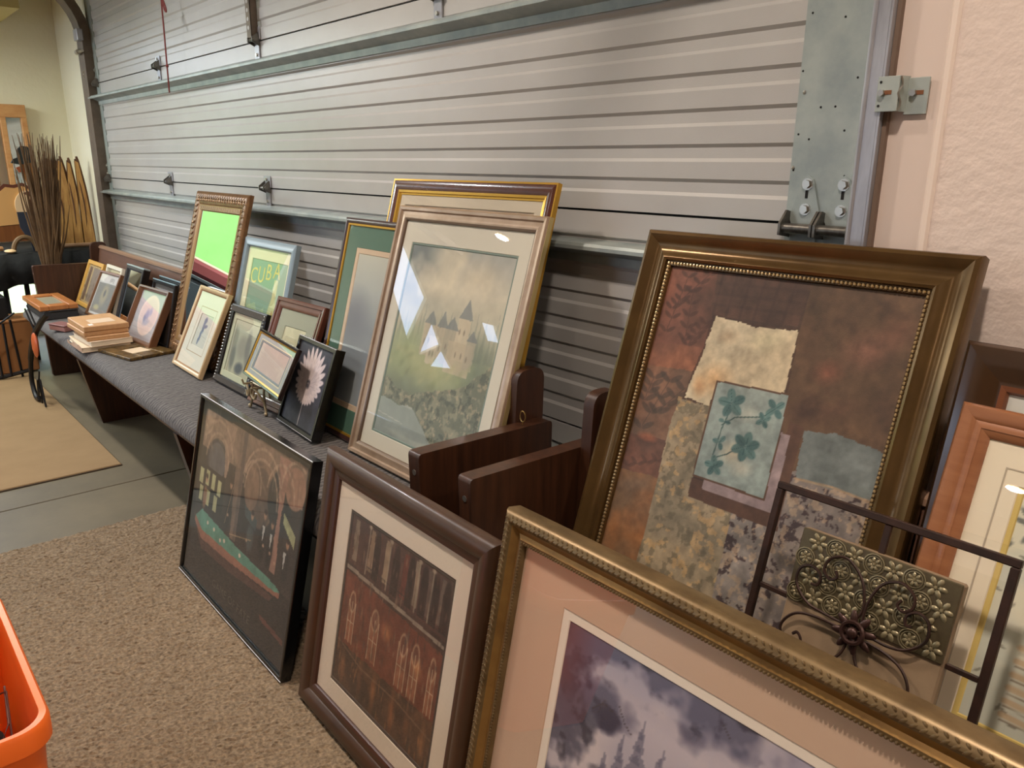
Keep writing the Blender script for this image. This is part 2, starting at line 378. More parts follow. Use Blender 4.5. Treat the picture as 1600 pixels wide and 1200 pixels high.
# ---------------------------------------------------------------- door tracks
def track(name, x0, x1, m, label, YB=-.06, ZC=1.98):
    t = empty(name, ((x0 + x1) / 2, YB, 0)); tag(t, label, 'track')
    path = [(YB, 0.0), (YB, ZC)]; rr = .40
    for i in range(1, 11):
        a = math.pi / 2 * i / 10; path.append((YB - rr * (1 - math.cos(a)), ZC + rr * math.sin(a)))
    path.append((-3.4, ZC + rr))
    def strip(xa, xb, d0, d1, nm):
        mb = MB(); n = len(path); vs = []; fs = []
        for i, (y, z) in enumerate(path):
            ty, tz = (path[min(i + 1, n - 1)][0] - path[max(i - 1, 0)][0], path[min(i + 1, n - 1)][1] - path[max(i - 1, 0)][1]); l = math.hypot(ty, tz)
            ny, nz_ = -tz / l, ty / l
            for (xx, d) in ((xa, d0), (xb, d0), (xb, d1), (xa, d1)): vs.append((xx - t.location.x, y + ny * d - YB, z + nz_ * d))
        for i in range(n - 1):
            for k in range(4): fs.append((i * 4 + k, i * 4 + (k + 1) % 4, i * 4 + 4 + (k + 1) % 4, i * 4 + 4 + k))
        fs += [(3, 2, 1, 0), tuple((n - 1) * 4 + k for k in range(4))]
        mb.add(vs, fs); mb.build(nm, m, t)
    inner, outer = (x1, x0) if x0 < -3 else (x0, x1)
    sg = 1 if inner > outer else -1
    strip(outer, outer + sg * .004, -.022, .035, 'track_web')
    strip(outer + sg * .0045, inner - sg * .0045, .031, .035, 'track_flange')
    strip(outer + sg * .0045, inner - sg * .012, -.022, -.018, 'track_flange')
    strip(inner - sg * .004, inner, -.022, .035, 'track_lip')
    return t
tl = track('door_track', -6.135, -5.99, M_TRACK, 'brown weathered curved steel door track beside the cream wall', -.022, 2.09)
tr = track('door_track', -.700, -.668, M_GALV2, 'bright galvanised vertical steel door track beside the pink stucco wall')
# rounded bright front edge of right track; brown strip painted as its shaded side
o = MB(); o.cyl((-.015, -.034, .0), (-.015, -.034, 1.97), .005, 10); o.build('rolled_edge', M_GALV2, tr, smooth=True)
MB().box(.0165, .024, -.022, .030, 0, 1.97).build('shaded_track_side', mat('track_shade_brown', (120, 100, 86), .7), tr)
# bracket bolting the right track to the jamb (local origin x -.684, y -.06)
br = MB(); br.bbox(.008, .046, -.041, -.038, 1.425, 1.483, .0008); br.add([(.044, -.041, 1.425), (.052, -.015, 1.425), (.052, -.015, 1.483), (.044, -.041, 1.483)], [(0, 1, 2, 3)]); br.bbox(.048, .086, -.018, -.0145, 1.420, 1.480, .0008)
bro = br.build('track_bracket', M_GALV, tr, label='slotted galvanised bracket')
for (x, y, z) in ((.018, -.041, 1.456), (.062, -.018, 1.455)):
    MB().tube([(x, y, z), (x, y - .008, z)], .006, 6).build('bolt', M_BOLT, bro); MB().box(x + .004, x + .016, y - .0008, y + .0004, z - .003, z + .004).build('slot', mat('rust', (130, 84, 54), .8), bro)
for z in (1.435, 1.474): MB().cyl((.014, -.0422, z), (.014, -.0410, z), .0022, 8).build('hole', M_BLACK, bro)
MB().tube(catmull([(.0465, -.038, 1.426), (.049, -.036, 1.44), (.045, -.040, 1.455), (.049, -.036, 1.468), (.0465, -.038, 1.482)], 4), .0022, 5).build('bend_rib', M_BOLT, bro)
# rollers and top bracket on the left track
rb = MB(); rb.bbox(.03, .12, -.075, -.038, 2.08, 2.15, .004); rb.build('roller_bracket', M_GALV2, tl)
rl = MB(); rl.cyl((.02, -.05, 2.02), (.10, -.05, 2.02), .010, 10); rl.cyl((-.03, -.05, 2.02), (.02, -.05, 2.02), .018, 14); rl.build('roller', M_BOLT, tl, smooth=True)
rl = MB()
for (x, z) in ((-.02, 1.90), (.01, 1.90), (-.005, 1.865), (.0, 1.885)): rl.cyl((x, -.038, z), (x, -.034, z), .006, 8)
rl.build('bolt_heads', M_BOLT, tl)

# ---------------------------------------------------------------- lamps of the room
def downlight(x, y, watts, col, label, size=.14):
    t = empty('recessed_downlight', (x, y, 2.75)); tag(t, label, 'light', 'recessed ceiling downlights')
    MB().lathe([(.105, 0), (.105, -.006), (.085, -.008), (.078, -.002), (.07, .0)], n=24).build('trim_ring', mat('lamp_trim', (220, 190, 150), .5), t, smooth=True)
    MB().lathe([(.0, -.0015), (.07, -.0015)], n=24).build('lens', emis('warm_lens', (255, 214, 150), 9.0), t)
    d = bpy.data.lights.new('downlight_beam', 'AREA'); d.shape = 'DISK'; d.size = size; d.energy = watts * LAMP_W; d.color = col; d.spread = R(150)
    o = bpy.data.objects.new('downlight_beam', d); o.location = (0, 0, -.012); o.parent = t; COL.objects.link(o)
WARM = (1.0, .86, .75)
DLAB = ('mirrored in the castle print glass', 'mirrored in the lily print glass', 'above the collage painting', 'above the castle print', 'above the tall gilt mirror', 'near the right wall', 'behind the orange tote', 'farther out over the empty floor')
for i, (x, y, w) in enumerate(((-5.66, -3.48, 20), (-1.89, -6.05, 18), (-.35, -1.15, 29), (-2.2, -1.15, 32), (-4.0, -1.15, 36), (1.4, -1.15, 30), (-3.2, -3.48, 14), (-.6, -3.48, 16))):
    downlight(x, y, w, WARM if x > -2.5 else (.95, .97, 1.0), 'round recessed ceiling downlight ' + DLAB[i])
def panel_light(x, y, watts, label):
    t = empty('wall_fill_light', (x, y, 2.24)); tag(t, label, 'light')
    for s in (-.5, .5): MB().cyl((s, 0, 0), (s, 0, .51), .004, 6).build('chain', M_DARKM, t)
    f = MB(); f.box(-.62, .62, -.17, -.15, -.05, 0); f.box(-.62, .62, .15, .17, -.05, 0); f.box(-.62, -.6, -.15, .15, -.05, 0); f.box(.6, .62, -.15, .15, -.05, 0)
    f.build('housing', mat('panel_housing', (235, 235, 230), .5), t)
    MB().box(-.6, .6, -.15, .15, -.04, -.03).build('diffuser', emis('panel_glow', (240, 255, 205), 3.0), t)
    d = bpy.data.lights.new('panel_beam', 'AREA'); d.shape = 'RECTANGLE'; d.size = 1.2; d.size_y = .3; d.energy = watts * LAMP_W; d.color = (.97, 1.0, .92)
    o = bpy.data.objects.new('panel_beam', d); o.location = (0, 0, -.055); o.parent = t; COL.objects.link(o)
panel_light(-5.9, -1.75, 70, 'unseen fluorescent light hung low on added chains to brighten the left wall')  # unseen lamp, hung below the soffit so the left wall gets light

# ---------------------------------------------------------------- outside the open bay
og = MB(); og.box(-60, -7.06, -60, 30, -.3, -.05); og.box(-7.06, 30, -60, -7.15, -.3, -.05)
struct(og.build('ground_outside', mat('pale_drive', (168, 164, 156), .9)))
hd = MB(); hd.box(-14.0, -12.2, -5.0, 4.0, -.05, 2.55)
tag(hd.build('reflection_hedge', mat('reflection_lime', (116, 156, 72), .8, var=((128, 168, 84), 3, (1, 1, 1), .6))), 'made-up lime green hedge outside, added to colour the mirror reflection', 'hedge')  # hedge invented to fill the mirror with lime
fe = empty('window_fill_fence', (-8.0, -.6, -.05)); tag(fe, 'added pale lime fence that brightens the view through the low window', 'fence')  # fence added as a bright backdrop behind the low window
for i in range(9): MB().bbox(-.02, .0, -.9 + .2 * i, -.71 + .2 * i, 0, .85, .004).build('plank', mat('pale_lime_paint', (240, 246, 190), .7), fe)
hs = empty('neighbour_house', (-20, -32, -.05)); tag(hs, 'grey gabled neighbour house outside the open bay', 'house')
MB().box(-3, 3, -4, 4, 0, 3.0).build('wall', mat('house_siding', (150, 140, 128), .8), hs)
MB().prism([(-4.4, 2.9), (4.4, 2.9), (0, 5.6)], -3.3, 3.3, 'x').build('roof', mat('roof_shingle', (92, 86, 84), .9), hs)

# ================================================================== FLOOR COVERINGS
rng = np.random.RandomState(3)
def pile(name, x0, x1, y0, y1, step, h, m, label, cat, kind=None):
    nx, ny = int((x1 - x0) / step), int((y1 - y0) / step)
    X, Y = np.meshgrid(np.linspace(x0, x1, nx + 1), np.linspace(y0, y1, ny + 1))
    X = X + rng.uniform(-.35, .35, X.shape) * step; Y = Y + rng.uniform(-.35, .35, X.shape) * step
    X[:, 0] = x0; X[:, -1] = x1
    Z = h * (.35 + .65 * rng.rand(*X.shape) ** 1.5); Z[:, 0] = 0; Z[0] = 0; Z[-1] = 0; Z[:, -1] = 0
    v = np.stack([X, Y, Z + .001], -1).reshape(-1, 3); i = np.arange(nx)[None] + (nx + 1) * np.arange(ny)[:, None]
    q = np.stack([i, i + 1, i + nx + 2, i + nx + 1], -1).reshape(-1, 4)
    me = bpy.data.meshes.new(name); me.from_pydata(v.tolist(), [], q.tolist()); me.materials.append(m); me.update()
    o = bpy.data.objects.new(name, me); COL.objects.link(o); tag(o, label, cat, kind=kind); return o
pile('carpet', -3.03, -.3, -2.2, -.61, .008, .0092, mat('brown_pile', (86, 71, 55), .95, var=((154, 133, 106), 120, (1, 1, 1), .42)), 'brown speckled cut pile carpet under the leaning framed posters', 'carpet')
rug = empty('area_rug', (-3.65, -.70, 0)); tag(rug, 'flat tan area rug on bare concrete', 'rug')
MB().bbox(-2.4, 0, -2.2, 0, 0, .010, .003).build('rug_pile', mat('tan_rug', (146, 119, 84), .95, var=((130, 104, 70), 5, (1, 1, 1), .6), bump=(.4, 300, .002)), rug)
MB().bbox(-2.4, .004, -2.21, .004, 0, .006, .002).build('binding', mat('rug_edge', (70, 56, 40), .9), rug)

# ================================================================== PEWS
def wood(name, a, b, rough=.35, coat=.25, sc=9, st=(6, 6, .5)):
    return mat(name, a, rough, var=(b, sc, st, .5), coat=coat, bump=(.05, 120, .001))
M_PEW = wood('pew_mahogany', (44, 25, 15), (78, 46, 28), .4, .08)
M_PEWB = wood('pew_back_sheen_wood', (92, 64, 50), (112, 80, 64), .4, .2, st=(.6, 6, 6))  # lighter copy of the pew wood, gloss reflection put into its colour
def fabric():
    m = mat('pew_fabric', (112, 110, 112), .85)
    N, L = m.node_tree.nodes, m.node_tree.links; b = N['Principled BSDF']
    t = N.new('ShaderNodeTexCoord'); w = N.new('ShaderNodeTexWave'); w.wave_type = 'BANDS'; w.bands_direction = 'X'; w.inputs['Scale'].default_value = 15; w.inputs['Distortion'].default_value = 5.5; w.inputs['Detail'].default_value = 2; w.inputs['Detail Scale'].default_value = 2.5
    r = N.new('ShaderNodeValToRGB'); r.color_ramp.elements[0].color = lin((70, 66, 65)); r.color_ramp.elements[1].color = lin((106, 101, 98))
    bp = N.new('ShaderNodeBump'); bp.inputs['Strength'].default_value = .35; bp.inputs['Distance'].default_value = .003
    L.new(t.outputs['Object'], w.inputs['Vector']); L.new(w.outputs['Fac'], r.inputs['Fac']); L.new(r.outputs['Color'], b.inputs['Base Color']); L.new(w.outputs['Fac'], bp.inputs['Height']); L.new(bp.outputs['Normal'], b.inputs['Normal'])
    return m
M_FAB = fabric()
def rounded(pts, r=.015, n=4):
    out = []; m = len(pts)
    for i in range(m):
        a, b, c = Vector(pts[i - 1]), Vector(pts[i]), Vector(pts[(i + 1) % m]); ra = min(r, (a - b).length * .45, (c - b).length * .45)
        p, q = b + (a - b).normalized() * ra, b + (c - b).normalized() * ra
        for k in range(n + 1):
            t = k / n; out.append(tuple(p * (1 - t) ** 2 + b * 2 * t * (1 - t) + q * t * t))
    return out
PEW_Y = -.70
def pew(x0, x1, ends, label, legs):
    t = empty('church_pew', (x0, -.45, 0)); tag(t, label, 'pew')
    ox, oy = x0, -.45
    def Q(pts): return [(a - oy, b) for a, b in pts]
    seat = Q([(-.30, .372), (-.66, .372), (-.688, .380), (-.703, .398), (-.702, .420), (-.688, .438), (-.665, .447), (-.62, .4495), (-.30, .4495)])
    MB().prism(seat, .0, x1 - x0, 'x').build('seat_cushion', M_FAB, t, smooth=True)
    MB().prism(Q([(-.67, .352), (-.28, .352), (-.28, .371), (-.67, .371)]), .0, x1 - x0, 'x').build('seat_board', M_PEW, t)
    MB().prism(Q([(-.298, .452), (-.230, .795), (-.206, .795), (-.262, .40), (-.298, .40)]), .012, x1 - x0 - .012, 'x').build('backrest', M_PEWB, t)
    MB().prism(Q([(-.236, .795), (-.234, .806), (-.226, .812), (-.210, .812), (-.202, .806), (-.200, .795)]), .012, x1 - x0 - .012, 'x').build('top_rail', mat('pew_rail', (150, 118, 96), .3, coat=.3), t, smooth=True)
    for lx in legs:
        MB().prism(Q([(-.602, .0), (-.26, .0), (-.26, .352), (-.675, .352)]), lx - x0 - .02, lx - x0 + .02, 'x').build('leg', M_PEW, t)
    for (px, sgn) in ends:
        a, b = (px - x0, px - x0 + .042) if sgn > 0 else (px - x0 - .042, px - x0)
        e = MB().prism(rounded(Q([(-.59, .0), (-.205, .0), (-.198, .698), (-.612, .704)]), .012), a, b, 'x').build('end_panel', M_PEW, t, smooth=True)
        c = (a + b) / 2
        MB().cyl((c, -.6115 - oy, .655), (c, -.6085 - oy, .655), .007, 12).build('bolt_plug', M_BOLT, e)
        pa, pb = (a - .032, a - .001) if sgn > 0 else (b + .001, b + .032)
        MB().prism(rounded(Q([(-.300, .455), (-.280, .832), (-.188, .832), (-.198, .455)]), .035, 6), pa, pb, 'x').build('back_post', M_PEW, t, smooth=True)
    return t
p1 = pew(-5.56, -1.41, ((-5.56, -1), (-1.41, 1)), 'long dark wood church pew with grey cushion, loaded with many small frames', (-4.37, -2.9))
p2 = pew(-1.18, 1.9, ((-1.18, -1), (1.9, 1)), 'dark wood church pew whose end panel stands beside the brown collage painting', (-.2, 1.0))
ey = MB(); ey.tube([(-1.385 + .55 * 0 + .010 * math.cos(a), -.285, .722 + .014 * math.sin(a)) for a in [i * math.pi / 6 for i in range(12)]], .0016, 5, True); ey.cyl((-1.385, -.285, .700), (-1.385, -.285, .709), .0016, 5)
tag(ey.build('screw_eye', mat('brass', (180, 150, 90), .3, .9)), 'tiny brass screw eye on top of the pew arm', 'screw eye')

# ================================================================== PICTURES
def place_matrix(F):
    x, y, z, yaw, lean, w, h, roll, d = F
    return Matrix.Translation((x, y, z)) @ Matrix.Rotation(R(yaw), 4, 'Z') @ Matrix.Rotation(R(-lean), 4, 'X') @ Matrix.Rotation(R(-roll), 4, 'Y')
def rails(w, h, prof, closed=True):
    """four mitred rails of one moulding profile [(inset, depth)]"""
    out = []
    for i in range(4):
        vs = []; fs = []; n = len(prof)
        for e in (0, 1):
            k = (i + e) % 4
            for u, y in prof:
                vs.append(((u, y, u), (w - u, y, u), (w - u, y, h - u), (u, y, h - u))[k])
        for j in range(n - 1 + closed):
            j2 = (j + 1) % n; fs.append((j, j2, n + j2, n + j))
        out.append(MB().add(vs, fs))
    return out
def ring_rect(outer, inner, y, bev=.002):
    u0, v0, u1, v1 = outer; a0, b0, a1, b1 = inner
    o = [(u0, y, v0), (u1, y, v0), (u1, y, v1), (u0, y, v1)]; i = [(a0, y, b0), (a1, y, b0), (a1, y, b1), (a0, y, b1)]
    k = [(a0 + bev, y + bev, b0 + bev), (a1 - bev, y + bev, b0 + bev), (a1 - bev, y + bev, b1 - bev), (a0 + bev, y + bev, b1 - bev)]
    return MB().add(o + i + k, [(j, (j + 1) % 4, 4 + (j + 1) % 4, 4 + j) for j in range(4)] + [(4 + j, 4 + (j + 1) % 4, 8 + (j + 1) % 4, 8 + j) for j in range(4)])
class Pic: pass
def picture(name, label, cat, F, bands, lip, plane, backcol=(40, 30, 24), glass=True, rail_names='rail', group=None):
    """bands = [(part name, material, profile)], lip = inset of the opening, plane = depth of the sheet"""
    x, y, z, yaw, lean, w, h, roll, d = F
    t = empty(name, M=place_matrix(F)); tag(t, label, cat, group)
    P = Pic(); P.t = t; P.w = w; P.h = h; P.d = d; P.lip = lip; P.plane = plane; P.parts = {}
    for bi, (nm, m, prof) in enumerate(bands):
        rs = rails(w, h, prof)
        if bi == 0:
            for r in rs: r.build(nm, m, t, smooth=True)
        else:
            q = MB()
            for r in rs: q.add(r.v, r.f)
            q.build(nm, m, t, smooth=True)
    MB().box(lip - .006, w - lip + .006, plane + .003, min(d, plane + .008) if plane + .004 < d else plane + .005, lip - .006, h - lip + .006).build('backing', mat('backing_%d_%d_%d' % backcol, backcol, .8), t)
    if glass: MB().add([(lip - .003, plane - .004, lip - .003), (w - lip + .003, plane - .004, lip - .003), (w - lip + .003, plane - .004, h - lip + .003), (lip - .003, plane - .004, h - lip + .003)], [(0, 1, 2, 3)]).build('glass', GLASS, t)
    return P
def mount(P, inner, col, outer=None, y=None, name='mat_board'):
    outer = outer or (P.lip - .003, P.lip - .003, P.w - P.lip + .003, P.h - P.lip + .003)
    return ring_rect(outer, inner, P.plane - .002 if y is None else y).build(name, mat('mount_%d_%d_%d' % tuple(col[:3]), tuple(255 * (c / 255) ** .95 for c in col), .85), P.t)
def flatprof(wd, d, front=0.0, chamf=.003, inner=.006):
    return [(0, d), (0, front + chamf), (chamf, front), (wd - chamf, front), (wd, front + inner), (wd, d)]
G = dict(
 pool=(-2.508, -0.827, 0.015, -0.3, 12.7, 0.790, 0.603, 0.0, 0.03),
 brown=(-1.646, -0.823, 0.014, -1.1, 10.8, 0.663, 0.665, 0.0, 0.03),
 gold=(-0.953, -0.860, 0.016, 0.5, 11.3, 1.100, 0.752, 0.0, 0.04),
 floral=(-1.103, -0.417, 0.461, 2.4, 18.8, 0.663, 0.781, 0.0, 0.035),
 castle=(-2.089, -0.402, 0.457, 0.9, 17.0, 0.657, 0.785, 0.0, 0.022),
 mahog=(-2.204, -0.346, 0.455, 0.6, 15.5, 0.750, 0.861, 0.3, 0.018),
 green=(-2.427, -0.364, 0.454, -0.2, 15.1, 0.340, 0.725, 0.0, 0.016),
 daisy=(-2.506, -0.445, 0.464, -3.3, 20.0, 0.296, 0.309, 0.0, 0.034),
 cert=(-2.779, -0.447, 0.574, -7.0, 26.5, 0.419, 0.182, 0.0, 0.015),
 brown3=(-2.804, -0.430, 0.460, 3.0, 22.9, 0.345, 0.415, 0.0, 0.022),
 beaded=(-3.173, -0.422, 0.460, 0.3, 19.7, 0.334, 0.329, 0.0, 0.022),
 cream=(-3.568, -0.458, 0.459, -1.2, 25.6, 0.350, 0.376, 0.0, 0.02),
 cuba=(-3.242, -0.358, 0.456, 0.0, 15.3, 0.474, 0.596, 0.0, 0.022),
 mirror=(-3.868, -0.382, 0.457, -0.3, 16.1, 0.623, 0.774, 0.0, 0.025),
 oval=(-4.262, -0.486, 0.465, 4.5, 26.2, 0.364, 0.289, 0.0, 0.035),
 blackm=(-4.638, -0.421, 0.461, 0.2, 18.8, 0.294, 0.345, 0.0, 0.035),
 title=(-5.093, -0.462, 0.459, 5.5, 26.2, 0.310, 0.278, 0.0, 0.02),
 yellow=(-5.529, -0.413, 0.458, 0.3, 22.7, 0.340, 0.293, 0.0, 0.02),
 white19=(-5.105, -0.389, 0.456, 0.4, 17.4, 0.301, 0.298, 0.0, 0.02),
 blackp=(-4.169, -0.393, 0.455, 1.2, 13.5, 0.311, 0.313, 0.0, 0.016),
 blackq=(-4.160, -0.373, 0.455, 0.5, 14.7, 0.310, 0.327, 0.0, 0.016),
 lily=(-0.414, -0.424, 0.458, -0.7, 18.9, 0.600, 0.558, 0.0, 0.025),
 darkf=(-0.435, -0.351, 0.457, 0.0, 13.8, 0.720, 0.634, 0.0, 0.03),
 metal=(-0.622, -0.500, 0.453, 0.4, 16.8, 0.363, 0.387, 0.0, 0.012))

# ---- 1 the big brown collage painting
M_BRZ = mat('bronze_brown_leaf', (116, 89, 52), .26, .55, var=((80, 59, 33), 7, (1, 1, 1), .5), bump=(.06, 150, .001))
M_BEADG = mat('dark_gold_beads', (188, 160, 116), .28, .8)
F = G['floral']; w, h = F[5], F[6]
P = picture('framed_painting', 'large collage painting of brown, orange and cream patches in a wide bronze frame', 'painting', F,
    [('rail', M_BRZ, [(0, .035), (0, .010), (.003, .003), (.010, 0), (.016, .003), (.024, .010), (.034, .013), (.044, .010), (.052, .004), (.058, .002), (.063, .005), (.064, .012), (.064, .035)]),
     ('inner_lip', M_BRZ, [(.064, .035), (.064, .012), (.073, .014), (.075, .019), (.075, .035)])], .075, .021, glass=False)
bd = MB(); per = [((.069, .069), (w - .069, .069)), ((w - .069, .069), (w - .069, h - .069)), ((w - .069, h - .069), (.069, h - .069)), ((.069, h - .069), (.069, .069))]
for (a, b) in per:
    L_ = math.hypot(b[0] - a[0], b[1] - a[1]); n = int(L_ / .0078)
    for i in range(n): f_ = i / n; bd.ball((a[0] + (b[0] - a[0]) * f_, .0115, a[1] + (b[1] - a[1]) * f_), .0036, n=6, m=4)
tag(bd.build('bead_trim', M_BEADG, P.t, smooth=True), kind='stuff')
S = Sheet(.072, .072, w - .072, h - .072, 270, 11)
S.fill((70, 52, 43))
S.poly([(.386, .73), (.62, .73), (.60, .30), (.50, .30), (.409, .40), (.383, .553), (.389, .639)], (76, 58, 43), tex=((100, 75, 54), 9, .5))
for (cx, cy, rx, ry, c, a) in ((.52, .60, .06, .045, (138, 92, 76), .6), (.46, .55, .035, .03, (150, 86, 66), .5), (.56, .64, .04, .04, (132, 84, 66), .45), (.44, .47, .05, .03, (60, 40, 34), .6), (.57, .50, .03, .05, (62, 44, 36), .5), (.50, .49, .05, .025, (104, 74, 56), .5), (.41, .60, .03, .08, (100, 72, 52), .4)): S.ell(cx, cy, rx, ry, c, a, .4, .9)
S.blots(30, (60, 40, 32), .58, .35, .2, S.poly_mask([(.386, .73), (.62, .73), (.60, .30), (.409, .40), (.383, .553)]))
S.poly([(.05, .73), (.183, .73), (.211, .545), (.05, .535)], (132, 84, 66), tex=((88, 62, 50), 10, .4))
S.poly([(.183, .73), (.388, .73), (.382, .621), (.197, .617)], (74, 54, 44), .95, tex=((96, 68, 54), 12, .4))
for i in range(6): S.line([(.20 + .032 * i, .72), (.20 + .030 * i, .62)], .004, (62, 44, 38), .4)
for i in range(4): S.line([(.195, .64 + .022 * i), (.385, .645 + .022 * i)], .004, (64, 46, 39), .4)
def sprig(S, pts, c, a=.8, n=5, sz=.013):
    S.line(pts, .0012, c, a)
    for i in range(n):
        f_ = i / max(1, n - 1); k = min(int(f_ * (len(pts) - 1)), len(pts) - 2); g = f_ * (len(pts) - 1) - k
        x_ = pts[k][0] + (pts[k + 1][0] - pts[k][0]) * g; y_ = pts[k][1] + (pts[k + 1][1] - pts[k][1]) * g
        for sd in (-1, 1): S.ell(x_ + sd * sz * .8, y_ + .004, sz, sz * .38, c, a, sd * .6, .3)
for (a, b) in (((.10, .57), (.12, .69)), ((.15, .56), (.14, .66)), ((.10, .62), (.17, .70)), ((.16, .55), (.19, .60))): sprig(S, [a, b], (78, 52, 42), .75, 5)
S.poly([(.05, .541), (.21, .548), (.204, .503), (.14, .485), (.05, .49)], (146, 94, 68), 1, .003, tex=((120, 80, 62), 14, .4))
S.poly([(.05, .488), (.195, .498), (.178, .426), (.172, .335), (.05, .335)], (104, 82, 66), 1, .003, tex=((128, 92, 70), 12, .5))
for (a, b) in (((.10, .36), (.14, .47)), ((.13, .40), (.18, .46)), ((.09, .42), (.10, .47))): sprig(S, [a, b], (66, 56, 48), .6, 4, .018)
S.poly([(.05, .335), (.172, .345), (.172, .262), (.05, .255)], (120, 80, 62), 1, .003, tex=((84, 62, 52), 14, .4))
S.ell(.12, .34, .03, .012, (168, 100, 70), .7, 0, .6); sprig(S, [(.09, .27), (.16, .30)], (80, 56, 46), .6, 4)
S.poly([(.05, .257), (.171, .265), (.177, .06), (.05, .06)], (162, 100, 54), 1, .003, tex=((116, 90, 66), 10, .45))
S.ell(.13, .24, .05, .02, (112, 92, 74), .6, .3, .8)
S.poly([(.44, .36), (.62, .36), (.62, .06), (.44, .06)], (138, 126, 116), 1, .002, tex=((118, 108, 102), 22, .35))
S.poly([(.346, .25), (.445, .25), (.445, .06), (.352, .06)], (152, 142, 132), 1, .003, tex=((124, 116, 110), 24, .3))
S.blots(70, (62, 48, 48), .58, .9, .04, S.poly_mask([(.346, .36), (.62, .36), (.62, .06), (.352, .06), (.346, .24)]))
S.blots(90, (176, 152, 126), .60, .7, .05, S.poly_mask([(.346, .36), (.62, .36), (.62, .06), (.352, .06), (.346, .24)]))
S.poly([(.445, .436), (.504, .446), (.62, .43), (.62, .349), (.452, .349)], (116, 122, 118), 1, .003, tex=((102, 108, 104), 20, .4))
S.line([(.452, .348), (.52, .352), (.595, .346)], .003, (170, 140, 106), .7)
S.poly([(.173, .436), (.25, .44), (.25, .25), (.35, .25), (.356, .06), (.172, .06), (.171, .265), (.166, .373)], (160, 142, 114), 1, .003, tex=((132, 120, 98), 16, .4))
S.blots(80, (108, 98, 78), .55, .7, .05, S.poly_mask([(.17, .44), (.25, .44), (.25, .25), (.35, .25), (.356, .06), (.172, .06)]))
S.blots(70, (186, 152, 106), .60, .7, .05, S.poly_mask([(.17, .44), (.25, .44), (.25, .25), (.35, .25), (.356, .06), (.172, .06)]))
S.poly([(.204, .620), (.30, .612), (.386, .619), (.392, .56), (.395, .46), (.248, .46), (.243, .435), (.180, .438), (.196, .542)], (70, 48, 36), .7, .004)
S.poly([(.206, .617), (.30, .609), (.384, .615), (.388, .56), (.391, .47), (.248, .47), (.243, .438), (.184, .442), (.200, .542)], (198, 180, 148), 1, .0035, tex=((208, 194, 164), 8, .4))
for (cx, cy, rx, ry, c, a) in ((.24, .49, .05, .04, (192, 148, 100), .7), (.33, .585, .05, .03, (204, 194, 156), .6), (.245, .58, .03, .02, (150, 124, 96), .5), (.21, .47, .02, .03, (196, 146, 98), .7)): S.ell(cx, cy, rx, ry, c, a, .3, .9)
S.poly([(.416, .446), (.443, .442), (.445, .245), (.249, .250), (.248, .288), (.40, .288), (.412, .40)], (88, 62, 48))
S.poly([(.398, .423), (.423, .421), (.426, .273), (.276, .273), (.274, .296), (.40, .296)], (158, 138, 136), tex=((140, 122, 122), 40, .4))
S.poly([(.246, .491), (.403, .496), (.407, .291), (.247, .292)], (92, 66, 48))
TQ = [(.2495, .4875), (.400, .492), (.4035, .295), (.2505, .296)]
S.poly(TQ, (148, 158, 150), tex=((136, 148, 142), 12, .5)); tm = S.poly_mask(TQ)
for (cx, cy, rx, ry, c, a) in ((.33, .44, .03, .02, (196, 196, 180), .7), (.32, .36, .035, .03, (206, 190, 160), .8), (.345, .335, .03, .02, (210, 200, 178), .6), (.36, .40, .03, .03, (160, 172, 164), .6)): S.ell(cx, cy, rx, ry, c, a, .3, .9)
for pts in ([(.293, .445), (.284, .40), (.280, .346)], [(.282, .407), (.306, .428), (.354, .440), (.37, .448)], [(.285, .341), (.308, .354), (.334, .376)]): S.line(pts, .0016, (62, 86, 82))
for (cx, cy, n, r) in ((.291, .453, 5, .029), (.381, .462, 4, .021), (.364, .436, 4, .016), (.287, .373, 3, .016), (.342, .378, 6, .029), (.288, .325, 5, .021), (.286, .415, 2, .013)):
    for k in range(n):
        a = 2 * math.pi * k / n + .5 + cx * 9; S.ell(cx + r * .55 * math.cos(a), cy + r * .55 * math.sin(a), r * .54, r * .36, (76, 104, 102) if k % 2 else (92, 120, 116), 1, a, .25); S.line([(cx, cy), (cx + r * math.cos(a), cy + r * math.sin(a))], .0007, (46, 80, 82), .8)
S.c *= (.78 + .36 * S.noise(70, 5))[..., None]; S.c *= (.9 + .2 * S.noise(18, 3))[..., None]
S.build('canvas', .019, P.t, CANVAS)

# ---- 2 the castle print in the champagne silver frame
M_SILV = mat('champagne_silver_leaf', (194, 170, 148), .32, .5, var=((166, 140, 116), 12, (1, 1, 1), .4))
M_SILV2 = mat('pale_gold_edge', (206, 184, 128), .3, .6)
F = G['castle']; w, h = F[5], F[6]
P = picture('framed_castle_print', 'castle print with wide grey mat in a champagne silver frame', 'picture', F,
    [('rail', M_SILV, [(0, .022), (0, .005), (.004, 0), (.012, .001), (.016, .006), (.022, .0065), (.030, .004), (.036, .006), (.036, .022)]),
     ('outer_edge', M_SILV2, [(-.0008, .021), (-.0008, .007), (.0, .0065), (.0, .021)]),
     ('inner_lip', mat('grey_sight_edge', (120, 100, 84), .4, .5), [(.036, .02), (.036, .006), (.041, .008), (.043, .013), (.043, .02)])], .043, .016)
mount(P, (.088, .088, w - .088, h - .105), (214, 206, 190))
mount(P, (.094, .094, w - .094, h - .111), (120, 136, 128), outer=(.086, .086, w - .086, h - .103), y=.0152, name='inner_mat')
S = Sheet(.092, .092, w - .092, h - .109, 190, 4)
S.vgrad([(0, (132, 142, 136)), (.2, (108, 116, 100)), (.42, (150, 156, 122)), (.6, (184, 178, 156)), (.8, (204, 194, 174)), (1, (166, 164, 158))])
